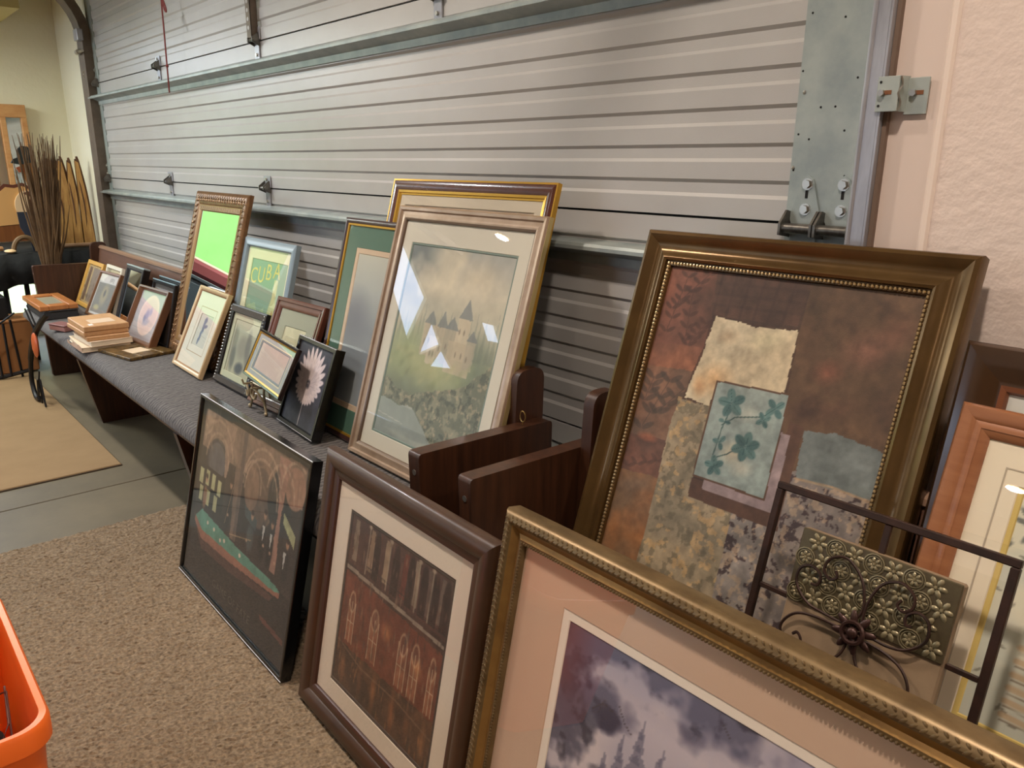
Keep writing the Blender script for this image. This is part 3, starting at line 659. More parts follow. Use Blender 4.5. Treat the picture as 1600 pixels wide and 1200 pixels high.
S.mix((104, 112, 114), np.clip((S.noise(7) - .40) * 4, 0, .8) * np.clip((S.V - .47) / .1, 0, 1) * np.clip((.33 - S.U) / .14, 0, 1))
S.mix((224, 210, 184), np.clip((S.noise(5, 3) - .40) * 4, 0, .75) * np.clip((S.V - .46) / .1, 0, 1) * np.clip((S.U - .16) / .1, 0, 1)); S.ell(.42, .60, .13, .07, (226, 208, 178), .6, 0, 1)
for i in range(20):
    x_ = .11 + .023 * i + .01 * S.rs.rand(); hh = .04 + .06 * S.rs.rand(); S.poly([(x_ - .010, .38), (x_, .42 + hh), (x_ + .010, .38)], (112, 122, 114), .32, .003)
S.ell(.17, .36, .13, .10, (160, 168, 122), .8, .3, .8); S.ell(.30, .32, .16, .07, (180, 178, 130), .75, -.2, .9); S.ell(.50, .36, .07, .12, (104, 116, 102), .7, 0, .9)
for (x0, x1, y0, y1, c) in ((.235, .335, .36, .455, (188, 172, 148)), (.335, .40, .35, .455, (172, 160, 140)), (.385, .44, .37, .49, (206, 190, 164)), (.36, .47, .33, .42, (192, 176, 150)), (.27, .312, .34, .42, (208, 192, 168)), (.44, .478, .35, .43, (178, 166, 146))): S.poly([(x0, y0), (x1, y0), (x1, y1), (x0, y1)], c, .8, .003)
for pts in ([(.23, .452), (.262, .492), (.29, .452)], [(.295, .45), (.318, .50), (.345, .45)], [(.382, .487), (.415, .545), (.444, .487)], [(.335, .45), (.362, .488), (.395, .45)], [(.435, .43), (.457, .462), (.482, .43)]): S.poly(pts, (122, 126, 128), .75, .002)
for (x_, y_) in ((.248, .40), (.268, .405), (.322, .39), (.35, .40), (.398, .45), (.418, .45), (.40, .385), (.425, .385), (.45, .38), (.285, .37), (.30, .37)): S.ell(x_, y_, .004, .011, (126, 112, 98), .7, 0, .4)
for k in range(40): S.ell(.10 + .46 * S.rs.rand(), .27 + .10 * S.rs.rand(), .014 + .02 * S.rs.rand(), .008 + .01 * S.rs.rand(), ((150, 156, 112), (118, 126, 96), (186, 180, 134))[k % 3], .4, S.rs.rand(), .9)
rk = S.poly_mask([(.08, .27), (.2, .235), (.33, .26), (.45, .30), (.58, .40), (.58, .09), (.36, .12), (.28, .20), (.08, .20)], .012, 25)
S.mix((112, 114, 98), rk * .85); S.blots(50, (156, 150, 126), .52, .75, .08, rk); S.blots(60, (76, 82, 74), .56, .75, .07, rk); S.blots(80, (188, 166, 136), .64, .6, .05, rk)
wt = S.poly_mask([(.05, .20), (.26, .20), (.36, .13), (.45, .08), (.05, .08)], .008, 20)
S.mix((158, 164, 158), wt * .8); S.mix((196, 194, 180), wt * np.clip((S.noise(10, 3, .5, 3) - .5) * 4, 0, .7)); S.line([(.09, .155), (.23, .145)], .0015, (214, 210, 196), .6)
S.c *= (.93 + .14 * S.noise(30, 3))[..., None]
S.build('print', .0172, P.t, PRINT)

# ---- 3 the large gold framed landscape
M_GOLD = mat('antique_gold', (158, 120, 66), .32, .5, var=((130, 96, 52), 16, (1, 1, 1), .4))
M_GOLDD = mat('bronze_gold', (128, 106, 72), .36, .5, var=((98, 78, 50), 20, (1, 1, 1), .4))
F = G['gold']; w, h = F[5], F[6]
P = picture('framed_landscape', 'large misty purple landscape print in an ornate gold frame standing on the carpet', 'picture', F,
    [('rail', M_GOLDD, [(0, .04), (0, .012), (.003, .006), (.010, .001), (.018, .0), (.024, .004), (.024, .04)]),
     ('gold_cove', M_GOLD, [(.024, .04), (.024, .004), (.028, .008), (.036, .013), (.044, .009), (.044, .04)]),
     ('inner_lip', M_GOLDD, [(.044, .04), (.044, .008), (.050, .009), (.053, .016), (.053, .04)])], .053, .021)
cv = MB(); rp_ = MB()
for (x0, z0, x1, z1) in ((.014, .014, w - .014, .014), (w - .014, .014, w - .014, h - .014), (w - .014, h - .014, .014, h - .014), (.014, h - .014, .014, .014)):
    L_ = math.hypot(x1 - x0, z1 - z0); n = int(L_ / .011); a = math.atan2(z1 - z0, x1 - x0)
    for i in range(n):
        f_ = i / n; px, pz = x0 + (x1 - x0) * f_, z0 + (z1 - z0) * f_
        cv.ball((px - .003 * math.sin(a), .001, pz + .003 * math.cos(a)), .0062, .0022, .0026, 6, 4, Matrix.Rotation(-a - .7, 3, 'Y')); cv.ball((px + .004 * math.sin(a), .002, pz - .004 * math.cos(a)), .005, .002, .0022, 6, 4, Matrix.Rotation(-a + .7, 3, 'Y'))
for (a0, b0, a1, b1) in ((.049, .049, w - .049, .049), (w - .049, .049, w - .049, h - .049), (w - .049, h - .049, .049, h - .049), (.049, h - .049, .049, .049)):
    n = int(math.hypot(a1 - a0, b1 - b0) / .006)
    for i in range(n): f_ = i / n; rp_.ball((a0 + (a1 - a0) * f_, .0085, b0 + (b1 - b0) * f_), .0026, n=5, m=4)
tag(cv.build('leaf_carving', M_GOLDD, P.t, smooth=True), kind='stuff'); tag(rp_.build('pearl_trim', M_GOLDD, P.t, smooth=True), kind='stuff')
mount(P, (.158, .158, w - .158, h - .120), (208, 172, 146))
mount(P, (.174, .174, w - .174, h - .136), (244, 226, 208), outer=(.154, .154, w - .154, h - .116), y=.0202, name='inner_mat')
S = Sheet(.172, .172, w - .172, h - .134, 260, 5)
S.vgrad([(0, (120, 116, 132)), (.5, (180, 170, 182)), (.8, (206, 192, 200)), (1, (170, 160, 178))])
S.mix((226, 208, 206), np.clip((S.noise(8) - .45) * 4, 0, .8)); 
fm = np.clip((S.noise(14) - .40) * 5 + 2.2 * ((S.V - .50) / .11 - (S.U - .17) / .32), 0, 1) * np.clip((.60 - S.U) / .06, 0, 1)
S.mix((96, 92, 116), fm * .9); S.blots(30, (62, 56, 76), .5, .85, .1, fm); S.mix((112, 74, 82), fm * np.clip((.235 - S.U) / .05, 0, 1) * .75)
fl_ = np.clip((S.noise(16) - .42) * 6 + 1.2 - (S.U - .17) / .05, 0, 1) * np.clip((.53 - S.V) / .05, 0, 1); S.mix((92, 88, 104), fl_ * .9); S.blots(40, (60, 56, 68), .5, .7, .1, fl_)
for (x_, top, bw) in ((.347, .525, .05), (.316, .488, .045), (.388, .506, .045), (.43, .44, .05), (.29, .44, .05), (.50, .42, .06), (.56, .45, .06), (.62, .40, .06)):
    for k in range(9):
        yy = top - k * .02; ww = bw * (.12 + k * .1); S.poly([(x_ - ww, yy - .022), (x_, yy + .012), (x_ + ww, yy - .022)], (96, 94, 116), .55, .004)
for pts in ([(.25, .50), (.27, .52), (.29, .515)], [(.30, .53), (.315, .51), (.33, .50)], [(.27, .525), (.262, .50)], [(.47, .60), (.485, .585)]): S.line(pts, .0012, (70, 60, 64), .8)
S.build('print', .0216, P.t, PRINT)

# ---- 4 evening street print in the brown frame
M_BRN = mat('dark_brown_moulding', (78, 51, 32), .36, .0, var=((56, 35, 22), 8, (1, 1, 1), .5), coat=.15)
F = G['brown']; w, h = F[5], F[6]
P = picture('framed_street_print', 'evening street print with cream mat in a wide dark brown frame on the carpet', 'picture', F,
    [('rail', M_BRN, [(0, .03), (0, .012), (.004, .005), (.014, .0), (.030, .001), (.044, .007), (.046, .010), (.056, .011), (.056, .03)]),
     ('inner_lip', mat('brown_lip', (70, 40, 28), .4), [(.056, .03), (.056, .011), (.064, .013), (.067, .018), (.067, .03)])], .067, .021)
mount(P, (.126, .112, w - .116, h - .118), (226, 208, 188))
mount(P, (.134, .120, w - .124, h - .126), (70, 56, 50), outer=(.124, .110, w - .114, h - .116), y=.0202, name='inner_mat')
S = Sheet(.132, .118, w - .122, h - .124, 170, 6)
S.vgrad([(0, (84, 58, 44)), (.3, (104, 70, 50)), (.6, (92, 58, 46)), (.8, (70, 56, 52)), (1, (84, 76, 72))])
S.blots(20, (54, 40, 36), .5, .6, .15)
S.poly([(.13, .40), (.54, .38), (.54, .23), (.13, .22)], (124, 62, 44), .75, .004); S.poly([(.13, .54), (.54, .54), (.54, .41), (.13, .42)], (92, 60, 52), .7, .004)
for (x_, c) in ((.15, (150, 130, 108)), (.22, (170, 140, 112)), (.285, (176, 150, 120)), (.36, (120, 60, 48)), (.405, (166, 146, 122)), (.45, (110, 90, 80)), (.50, (120, 104, 92))): S.poly([(x_, .43), (x_ + .022, .43), (x_ + .020, .53), (x_ + .004, .53)], c, .75, .002)
for x_ in (.245, .325, .385, .435, .475, .515): S.ell(x_ + .01, .50, .014, .04, (48, 34, 32), .85, 0, .3); S.poly([(x_ - .004, .42), (x_ + .024, .42), (x_ + .024, .50), (x_ - .004, .50)], (48, 34, 32), .8)
S.poly([(.13, .415), (.55, .40), (.55, .392), (.13, .405)], (160, 142, 124), .9)
for i in range(30): S.line([(.22 + .006 * i, .412), (.22 + .006 * i, .44)], .0008, (60, 50, 46), .8)
S.line([(.22, .44), (.40, .436)], .0015, (60, 50, 46), .9); S.line([(.42, .425), (.54, .42)], .0015, (60, 50, 46), .9)
for (x_, ww) in ((.165, .030), (.265, .036), (.385, .034), (.435, .03), (.50, .024)):
    S.poly([(x_, .235), (x_ + ww, .235), (x_ + ww, .335), (x_, .335)], (150, 92, 66), .9); S.ell(x_ + ww / 2, .335, ww / 2, .03, (188, 150, 118), .9, 0, .2); S.ell(x_ + ww / 2, .335, ww / 2 - .004, .024, (110, 60, 46), .9, 0, .2)
    for k in range(3): S.line([(x_ + ww * k / 2, .235), (x_ + ww * k / 2, .335)], .0018, (196, 168, 138), .9)
    S.line([(x_, .285), (x_ + ww, .285)], .0014, (196, 168, 138), .8)
S.ell(.335, .33, .03, .03, (214, 140, 82), .6, 0, 1); S.ell(.46, .31, .025, .03, (214, 150, 96), .6, 0, 1)
for (x_, c) in ((.17, (150, 96, 62)), (.25, (120, 78, 56)), (.31, (172, 108, 64)), (.39, (160, 96, 58)), (.45, (140, 90, 60)), (.51, (178, 120, 76))): S.ell(x_, .17, .014, .06, c, .7, 0, .9)
S.line([(.13, .225), (.25, .20), (.40, .205), (.55, .19)], .003, (140, 106, 84), .6)
for k in range(260):
    x_, y_ = .13 + .41 * S.rs.rand(), .12 + .42 * S.rs.rand(); c = ((126, 96, 78), (60, 44, 40), (150, 118, 94), (96, 54, 42), (78, 66, 64))[k % 5] if y_ > .22 else ((178, 118, 76), (92, 66, 52), (132, 90, 64))[k % 3]
    S.ell(x_, y_, .002 + .003 * S.rs.rand(), .006 + .018 * S.rs.rand(), c, .5, .15 * (S.rs.rand() - .5), .7)
for x_ in (.215, .305, .42, .47): S.line([(x_, .42), (x_ + .003, .54)], .003, (170, 152, 130), .7); S.ell(x_ + .002, .533, .010, .006, (186, 166, 142), .7, 0, .5)
S.c *= (.80 + .36 * S.noise(60))[..., None]
S.build('print', .0216, P.t, PRINT)

# ---- 5 billiard room poster in the black frame
M_BLK = mat('gloss_black_metal', (16, 17, 18), .22, .2, coat=.4)
F = G['pool']; w, h = F[5], F[6]
P = picture('framed_poster', 'billiard hall poster in a thin glossy black frame leaning on the pew front', 'poster', F,
    [('rail', M_BLK, [(0, .03), (0, .002), (.002, 0), (.010, 0), (.012, .003), (.012, .03)])], .012, .010)
for zz in (h - .001, .001): MB().cyl((.001, .0008, zz), (w - .001, .0008, zz), .0016, 8).build('bright_edge', mat('polished_edge_glint', (232, 232, 236), .3, .25), P.t)  # near-white diffuse colour stands in for the polished edge's glint
S = Sheet(.010, .010, w - .010, h - .010, 250, 8)
S.fill((30, 30, 32)); 
S.poly([(.04, .562), (.750, .573), (.752, .21), (.04, .20)], (58, 50, 46), tex=((40, 36, 36), 8, .5))
S.poly([(.04, .562), (.750, .573), (.752, .46), (.04, .44)], (142, 116, 96), tex=((112, 90, 76), 8, .5))
for (cx, cy, rx, ry, c) in ((.17, .42, .085, .075, (52, 50, 54)), (.17, .42, .07, .062, (84, 82, 86)), (.50, .42, .10, .10, (126, 98, 80)), (.50, .41, .085, .09, (92, 74, 64)), (.62, .44, .075, .09, (36, 42, 44)), (.44, .42, .05, .07, (124, 96, 78)), (.70, .50, .06, .06, (150, 112, 92))): S.ell(cx, cy, rx, ry, c, .95, 0, .08)
for (pts, c) in (([(.05, .56), (.12, .56), (.10, .50), (.05, .47)], (170, 140, 116)), ([(.20, .56), (.29, .56), (.245, .36), (.235, .42)], (152, 122, 102)), ([(.30, .565), (.375, .565), (.375, .23), (.335, .23)], (120, 96, 82)), ([(.345, .565), (.372, .565), (.374, .23), (.355, .23)], (86, 72, 66)), ([(.585, .56), (.66, .565), (.64, .40), (.65, .24), (.615, .24), (.62, .42)], (160, 116, 98)), ([(.41, .56), (.56, .565), (.53, .52), (.45, .51)], (134, 106, 88))): S.poly(pts, c, .9, .003)
S.poly([(.041, .385), (.25, .39), (.255, .275), (.05, .25)], (32, 34, 34))
for (x_, y_) in ((.05, .34), (.10, .345), (.15, .345), (.20, .34), (.06, .285), (.12, .285), (.18, .285)): S.poly([(x_, y_ - .02), (x_ + .028, y_ - .02), (x_ + .028, y_ + .03), (x_, y_ + .03)], (196, 190, 140), .85)
S.poly([(.41, .36), (.50, .345), (.50, .31), (.42, .33)], (62, 72, 74)); S.poly([(.655, .42), (.735, .38), (.735, .345), (.66, .39)], (178, 176, 128), .85)
for (x_, y0, y1, ww, c) in ((.30, .23, .37, .022, (30, 28, 30)), (.55, .23, .36, .028, (28, 28, 30)), (.60, .23, .35, .024, (26, 26, 28)), (.70, .23, .33, .026, (30, 30, 32)), (.47, .23, .33, .03, (72, 78, 78)), (.11, .24, .33, .02, (150, 104, 76))): S.ell(x_, (y0 + y1) / 2, ww, (y1 - y0) / 2, c, .85, 0, .4)
S.poly([(.056, .206), (.103, .242), (.388, .222), (.66, .216), (.694, .206), (.66, .196), (.35, .185), (.12, .178)], (88, 136, 116))
S.poly([(.056, .206), (.12, .178), (.35, .185), (.66, .196), (.694, .206), (.69, .188), (.36, .160), (.12, .150), (.05, .19)], (146, 96, 78)); S.poly([(.05, .19), (.12, .15), (.36, .16), (.66, .18), (.64, .16), (.36, .13), (.13, .12)], (78, 52, 46))
for (x_, y_) in ((.16, .215), (.215, .212), (.30, .206), (.27, .197), (.42, .206)): S.ell(x_, y_, .009, .007, (216, 196, 170), 1, 0, .3)
S.poly([(.593, .102), (.746, .094), (.748, .080), (.60, .088)], (110, 62, 52), .8)
for (cx, cy, rx, ry, a0, a1) in ((.17, .42, .09, .09, 0, 180), (.17, .42, .12, .13, 20, 160), (.50, .41, .11, .11, 0, 180), (.50, .41, .13, .14, 15, 165), (.62, .44, .085, .10, 10, 170), (.44, .42, .06, .08, 0, 180), (.70, .48, .08, .09, 60, 180)):
    S.line([(cx + rx * math.cos(R(a0 + (a1 - a0) * k / 12)), cy + ry * math.sin(R(a0 + (a1 - a0) * k / 12))) for k in range(13)], .006, (174, 142, 118), .6)
for k in range(90): S.ell(.05 + .69 * S.rs.rand(), .44 + .12 * S.rs.rand(), .02 + .03 * S.rs.rand(), .004 + .006 * S.rs.rand(), ((160, 130, 106), (112, 88, 74), (88, 72, 64))[k % 3], .35, S.rs.rand() * 3, .8)
for (x_, y_) in ((.30, .385), (.55, .375), (.60, .365), (.70, .345), (.47, .345), (.11, .345)): S.ell(x_, y_, .011, .016, (176, 132, 104), .9, 0, .4); S.ell(x_, y_ + .010, .012, .010, (44, 34, 30), .9, 0, .4)
for (x_, y_) in ((.55, .325), (.60, .32), (.69, .30)): S.poly([(x_ - .008, y_ + .02), (x_ + .008, y_ + .02), (x_, y_ - .03)], (206, 200, 190), .85)
for (x_, y_) in ((.56, .29), (.605, .285), (.45, .265), (.30, .29), (.64, .27)): S.ell(x_, y_, .008, .006, (186, 146, 120), .85, 0, .4)
S.line([(.285, .26), (.315, .38)], .002, (150, 116, 84), .8); S.line([(.33, .24), (.48, .275)], .002, (170, 140, 104), .8)
S.c *= (.82 + .36 * S.noise(45))[..., None]
S.build('print', .0125, P.t, PRINT)
text_mesh('title_lettering', 'GAME OF FATE', .034, Matrix.Translation((.40, .0115, .055)) @ Matrix.Rotation(R(90), 4, 'X') @ Matrix.Scale(1.25, 4, (1, 0, 0)), mat('dim_lettering', (78, 74, 68), .6), P.t)

# ---- 6 mahogany and gold frame behind the castle print
M_MAH = mat('mahogany_moulding', (92, 48, 34), .25, .0, var=((70, 34, 24), 10, (1, 1, 1), .5), coat=.5)
M_GILT = mat('gilt', (206, 158, 62), .28, .7)
F = G['mahog']; w, h = F[5], F[6]
P = picture('framed_print', 'tall mahogany frame with gold inner edge standing behind the castle print', 'picture', F,
    [('rail', M_MAH, [(.005, .018), (.005, .003), (.012, 0), (.026, .001), (.034, .005), (.034, .018)]), ('outer_gilt_edge', M_GILT, [(0, .018), (0, .003), (.005, .003), (.005, .018)]),
     ('gilt_lip', M_GILT, [(.034, .018), (.034, .004), (.041, .005), (.043, .008), (.048, .009), (.049, .018)])], .049, .013)
mount(P, (.075, .075, w - .075, h - .078), (206, 192, 172)); S = Sheet(.072, .072, w - .072, h - .075, 60, 2); S.fill((196, 172, 150)); S.blots(8, (150, 120, 100), .5, .6, .2); S.build('print', .0142, P.t, PRINT)
# ---- 7 green matted frame
F = G['green']; w, h = F[5], F[6]
M_EBGILT = mat('dark_plum_moulding', (62, 40, 38), .28, coat=.4)
P = picture('framed_print', 'narrow dark frame with thin gilt edge and deep green mat', 'picture', F,
    [('rail', M_EBGILT, [(0, .016), (0, .004), (.003, .001), (.008, 0), (.014, .002), (.018, .004), (.018, .016)]), ('gilt_lip', M_GILT, [(.018, .016), (.018, .004), (.024, .005), (.025, .008), (.025, .016)])], .025, .012)
mount(P, (.09, .10, w - .04, h - .095), (74, 108, 92)); mount(P, (.108, .118, w - .045, h - .113), (206, 178, 150), outer=(.088, .098, w - .038, h - .093), y=.0112, name='inner_mat')
S = Sheet(.106, .116, w - .043, h - .111, 60, 3); S.vgrad([(0, (150, 156, 158)), (.5, (128, 132, 140)), (.75, (170, 172, 168)), (1, (190, 186, 172))]); S.ell(.15, .40, .12, .12, (96, 96, 112), .7, .4, .8); S.build('print', .0131, P.t, PRINT)

# ---- 8 white daisy on black box canvas
F = G['daisy']; w, h = F[5], F[6]
P = picture('framed_daisy_print', 'black box frame with a single white daisy on grey ground', 'picture', F, [('rail', M_BLK, [(0, .034), (0, .002), (.002, 0), (.014, 0), (.017, .004), (.017, .034)])], .017, .007, glass=False)
for zz in (h - .001, .001): MB().cyl((.001, .0008, zz), (w - .001, .0008, zz), .0013, 6).build('bright_edge', MATS['polished_edge_glint'], P.t)  # same glint colour along top and bottom
S = Sheet(.015, .015, w - .015, h - .015, 130, 9); S.fill((62, 62, 70)); S.c *= (.8 + .4 * S.noise(40))[..., None]
cx, cy = .150, .160
S.line([(cx - .005, cy), (cx + .0, .015)], .0022, (186, 178, 176))
for ring, n, r0, r1, c in ((0, 24, .02, .106, (222, 206, 204)), (1, 19, .015, .085, (234, 218, 214)), (2, 14, .01, .058, (216, 200, 198))):
    for k in range(n):
        a = 2 * math.pi * k / n + ring * .2; up = 1.0 + .30 * math.sin(a); rr = (r0 + r1) / 2 * up; S.ell(cx + rr * math.cos(a), cy + rr * math.sin(a), (r1 - r0) / 2 * up, .0128, c, 1, a, .22)
        S.line([(cx + r0 * math.cos(a), cy + r0 * math.sin(a)), (cx + r1 * .8 * up * math.cos(a), cy + r1 * .8 * up * math.sin(a))], .0009, (168, 152, 152), .6)
S.ell(cx, cy - .004, .017, .014, (150, 140, 140), 1, 0, .3); S.ell(cx, cy - .004, .011, .009, (84, 82, 90), 1, 0, .4)
S.build('print', .0078, P.t, PRINT)

# ---- 9 small certificate frame held up on a scrolled metal easel
F = G['cert']; w, h = F[5], F[6]
P = picture('certificate_frame', 'small black and gold frame with double grey mat, raised on a metal easel', 'picture', F,
    [('rail', mat('espresso_lacquer', (36, 22, 18), .25, coat=.5), [(0, .015), (0, .004), (.003, 0), (.009, .001), (.010, .015)]), ('gilt_lip', M_GILT, [(.010, .015), (.010, .002), (.0155, .004), (.016, .015)])], .016, .009)
mount(P, (.045, .030, w - .045, h - .030), (176, 182, 180)); mount(P, (.062, .040, w - .062, h - .040), (142, 152, 154), outer=(.049, .034, w - .049, h - .034), y=.0078, name='inner_mat')
ring_rect((.045, .030, w - .045, h - .030), (.049, .034, w - .049, h - .034), .0066, .0005).build('mat_bevel', mat('cream_bevel', (236, 226, 190), .7), P.t)
S = Sheet(.060, .038, w - .060, h - .038, 30, 2); S.fill((208, 186, 174)); S.blots(25, (220, 202, 186), .5, .8, .2); S.build('print', .0098, P.t, PRINT)
EB = mat('pale_pewter', (170, 152, 120), .4, .5)
ez = empty('display_easel', (-2.66, -.43, .45)); tag(ez, 'little scrolled pewter easel on the grey cushion holding the certificate frame', 'easel')
for s, nm in ((-1, 'leg'), (1, 'leg')):
    MB().tube(catmull([(s * .07, -.015, .004), (s * .05, -.010, .05), (s * .035, .0, .10), (s * .02, .04, .20)], 5), .005, 6).build(nm, EB, ez, smooth=True)
lg = MB(); lg.tube([(0, .035, .16), (0, .03, .003)], .004, 6); lg.build('rear_leg', EB, ez)
sc = MB()
for s in (-1, 1):
    sc.tube(catmull([(s * .06, -.012, .04), (s * .045, -.03, .085), (s * .02, -.04, .10), (s * .01, -.04, .075), (s * .03, -.038, .06), (s * .042, -.035, .08)], 5), .0045, 6)
    sc.tube([(s * .045, -.01, .100), (s * .04, -.045, .104), (s * .04, -.05, .122)], .004, 6); sc.ball((s * .07, -.017, .008), .009, .007, .008)
sc.tube([(-.06, -.008, .10), (.06, -.008, .10)], .004, 6); sc.build('scrollwork', EB, ez, smooth=True)

# ---- 10 reddish brown stepped frame
F = G['brown3']; w, h = F[5], F[6]
M_RB = mat('red_brown_moulding', (112, 66, 48), .3, var=((92, 52, 38), 9, (1, 1, 1), .5), coat=.4)
P = picture('framed_print', 'reddish brown stepped wooden frame with a pale small print inside a grey mat', 'picture', F,
    [('rail', M_RB, [(0, .022), (0, .004), (.004, .0), (.014, .001), (.016, .005), (.024, .006), (.024, .022)]), ('inner_step', M_RB, [(.024, .022), (.024, .003), (.032, .003), (.040, .009), (.040, .022)])], .040, .014)
mount(P, (.095, .10, w - .095, h - .10), (156, 158, 138)); S = Sheet(.093, .098, w - .093, h - .098, 40, 3); S.fill((212, 206, 172)); S.blots(20, (190, 186, 150), .55, .6, .2); S.build('print', .0151, P.t, PRINT)

# ---- 11 black frame with ridged pewter border
F = G['beaded']; w, h = F[5], F[6]
M_PEW_ = mat('ridged_pewter', (150, 150, 146), .3, .8)
P = picture('framed_print', 'black frame with a ridged pewter border around a grey still life', 'picture', F,
    [('rail', mat('satin_black', (22, 20, 20), .4), [(0, .022), (0, .006), (.004, .004), (.030, .004), (.032, .010), (.032, .022)])], .032, .014)
rg = MB()
for i in range(26):
    f_ = .006 + (w - .012) * i / 25; rg.tube([(f_, .003, .006), (f_, .003, .028)], .0045, 6); rg.tube([(f_, .003, h - .006), (f_, .003, h - .028)], .0045, 6)
for i in range(24):
    f_ = .012 + (h - .024) * i / 23; rg.ball((.010, .003, f_), .007, .005, .0048, 8, 5); rg.ball((w - .010, .003, f_), .007, .005, .0048, 8, 5)
tag(rg.build('ridged_border', M_PEW_, P.t, smooth=True), kind='stuff')
mount(P, (.055, .055, w - .055, h - .055), (196, 196, 164)); S = Sheet(.053, .053, w - .053, h - .053, 70, 7); S.vgrad([(0, (186, 182, 152)), (.5, (166, 166, 146)), (1, (196, 194, 166))])
for (cx, cy, rx, ry, c) in ((.17, .17, .06, .06, (150, 146, 128)), (.22, .18, .03, .08, (120, 118, 108)), (.10, .12, .03, .07, (110, 112, 100)), (.18, .085, .05, .03, (76, 80, 84)), (.09, .20, .03, .05, (140, 142, 120)), (.24, .12, .02, .05, (132, 126, 112))): S.ell(cx, cy, rx, ry, c, .85, .1, .5)
S.line([(.075, .06), (.075, .25)], .002, (140, 104, 76), .8); S.build('print', .0151, P.t, PRINT)

# ---- 12 cream and gold frame with a small blue figure
F = G['cream']; w, h = F[5], F[6]
M_CG = mat('pale_gold_wood', (206, 176, 134), .35, .3, coat=.2)
P = picture('framed_sketch', 'pale gold frame with white mat and a small blue figure sketch', 'picture', F,
    [('rail', M_CG, [(0, .02), (0, .003), (.003, 0), (.010, .0), (.018, .005), (.018, .02)]), ('inner_lip', mat('tan_lip', (150, 112, 74), .4), [(.018, .02), (.018, .004), (.023, .008), (.023, .02)])], .023, .012)
mount(P, (.11, .115, w - .09, h - .115), (228, 222, 204)); ring_rect((.085, .085, w - .07, h - .085), (.0875, .0875, w - .0725, h - .0875), .0095, .0003).build('ruled_line', mat('tan_line', (186, 160, 124), .8), P.t)
S = Sheet(.108, .113, w - .088, h - .113, 60, 5); S.fill((206, 204, 190))
for (cx, cy, rx, ry) in ((.18, .235, .02, .018), (.178, .205, .016, .035), (.172, .165, .012, .03), (.20, .21, .022, .010), (.165, .14, .010, .02)): S.ell(cx, cy, rx, ry, (104, 116, 140), .9, .2, .4)
S.build('print', .0131, P.t, PRINT)

# ---- 13 CUBA poster
F = G['cuba']; w, h = F[5], F[6]
P = picture('framed_poster', 'green travel poster lettered CUBA with a bottle, in a blue grey frame', 'poster', F,
    [('rail', mat('blue_grey_paint', (134, 152, 160), .4, coat=.2), [(0, .022), (0, .003), (.004, 0), (.030, .0), (.034, .004), (.036, .008), (.036, .022)])], .036, .014)
mount(P, (.082, .075, w - .060, h - .080), (232, 226, 186))
S = Sheet(.080, .073, w - .058, h - .078, 80, 3); S.fill((136, 168, 140)); S.mix((166, 188, 152), np.clip((.40 - S.V) / .25, 0, 1) * .6)
S.ell(.33, .25, .045, .14, (204, 206, 146), .95, 0, .15); S.poly([(.315, .36), (.345, .36), (.345, .45), (.315, .45)], (204, 206, 146)); S.ell(.33, .24, .03, .09, (224, 220, 170), .7, 0, .4); S.ell(.335, .31, .012, .02, (186, 150, 84), .8, 0, .4)
S.poly([(.10, .32), (.17, .34), (.20, .30), (.26, .33), (.26, .08), (.10, .08)], (186, 206, 152), .6)
S.build('print', .0151, P.t, PRINT)
ML = mat('yellow_lettering', (226, 208, 112), .6)
for i, (ch, uu, vv) in enumerate((('C', .118, .444), ('U', .186, .452), ('B', .252, .468), ('A', .325, .480))):
    text_mesh('letter', ch, .092, Matrix.Translation((uu, .0146, vv)) @ Matrix.Rotation(R(90), 4, 'X'), ML, P.t, .0003)

# ---- 14 tall gilt mirror
F = G['mirror']; w, h = F[5], F[6]
M_ORN = mat('ornate_bronze_gilt', (146, 108, 70), .32, .5, var=((104, 72, 44), 25, (1, 1, 1), .4))
P = picture('wall_mirror', 'tall mirror in a carved bronze gilt frame leaning on the pew back', 'mirror', F,
    [('rail', M_ORN, [(0, .025), (0, .010), (.006, .004), (.02, .002), (.055, .006), (.062, .010), (.062, .025)]), ('inner_step', mat('gilt_step', (160, 122, 76), .3, .5), [(.062, .025), (.062, .008), (.080, .010), (.090, .015), (.090, .025)])], .090, .018, glass=False)
cv = MB()
for (a, b) in (((.03, .03), (w - .03, .03)), ((w - .03, .03), (w - .03, h - .03)), ((w - .03, h - .03), (.03, h - .03)), ((.03, h - .03), (.03, .03))):
    L_ = math.hypot(b[0] - a[0], b[1] - a[1]); n = int(L_ / .026); an = math.atan2(b[1] - a[1], b[0] - a[0])
    for i in range(n):
        f_ = (i + .5) / n; px, pz = a[0] + (b[0] - a[0]) * f_, a[1] + (b[1] - a[1]) * f_
        for s in (-1, 1): cv.ball((px - s * .010 * math.sin(an), .0045, pz + s * .010 * math.cos(an)), .013, .004, .0055, 8, 5, Matrix.Rotation(-an + s * .75, 3, 'Y'))
        cv.ball((px + .006, .003, pz), .006, .004, .006, 6, 4)
tag(cv.build('leaf_carving', M_ORN, P.t, smooth=True), kind='stuff')
gm = MB(); n = 42
for i in range(n):
    f_ = .075 + (w - .15) * i / (n - 1); gm.box(f_ - .003, f_ + .003, .006, .012, h - .086, h - .066)
tag(gm.build('fluting', MATS['gilt_step'], P.t), kind='stuff')
MB().box(.086, w - .086, .016, .0175, .086, h - .086).build('mirror_glass', mat('silvered_glass', (235, 240, 235), .01, 1.0), P.t)

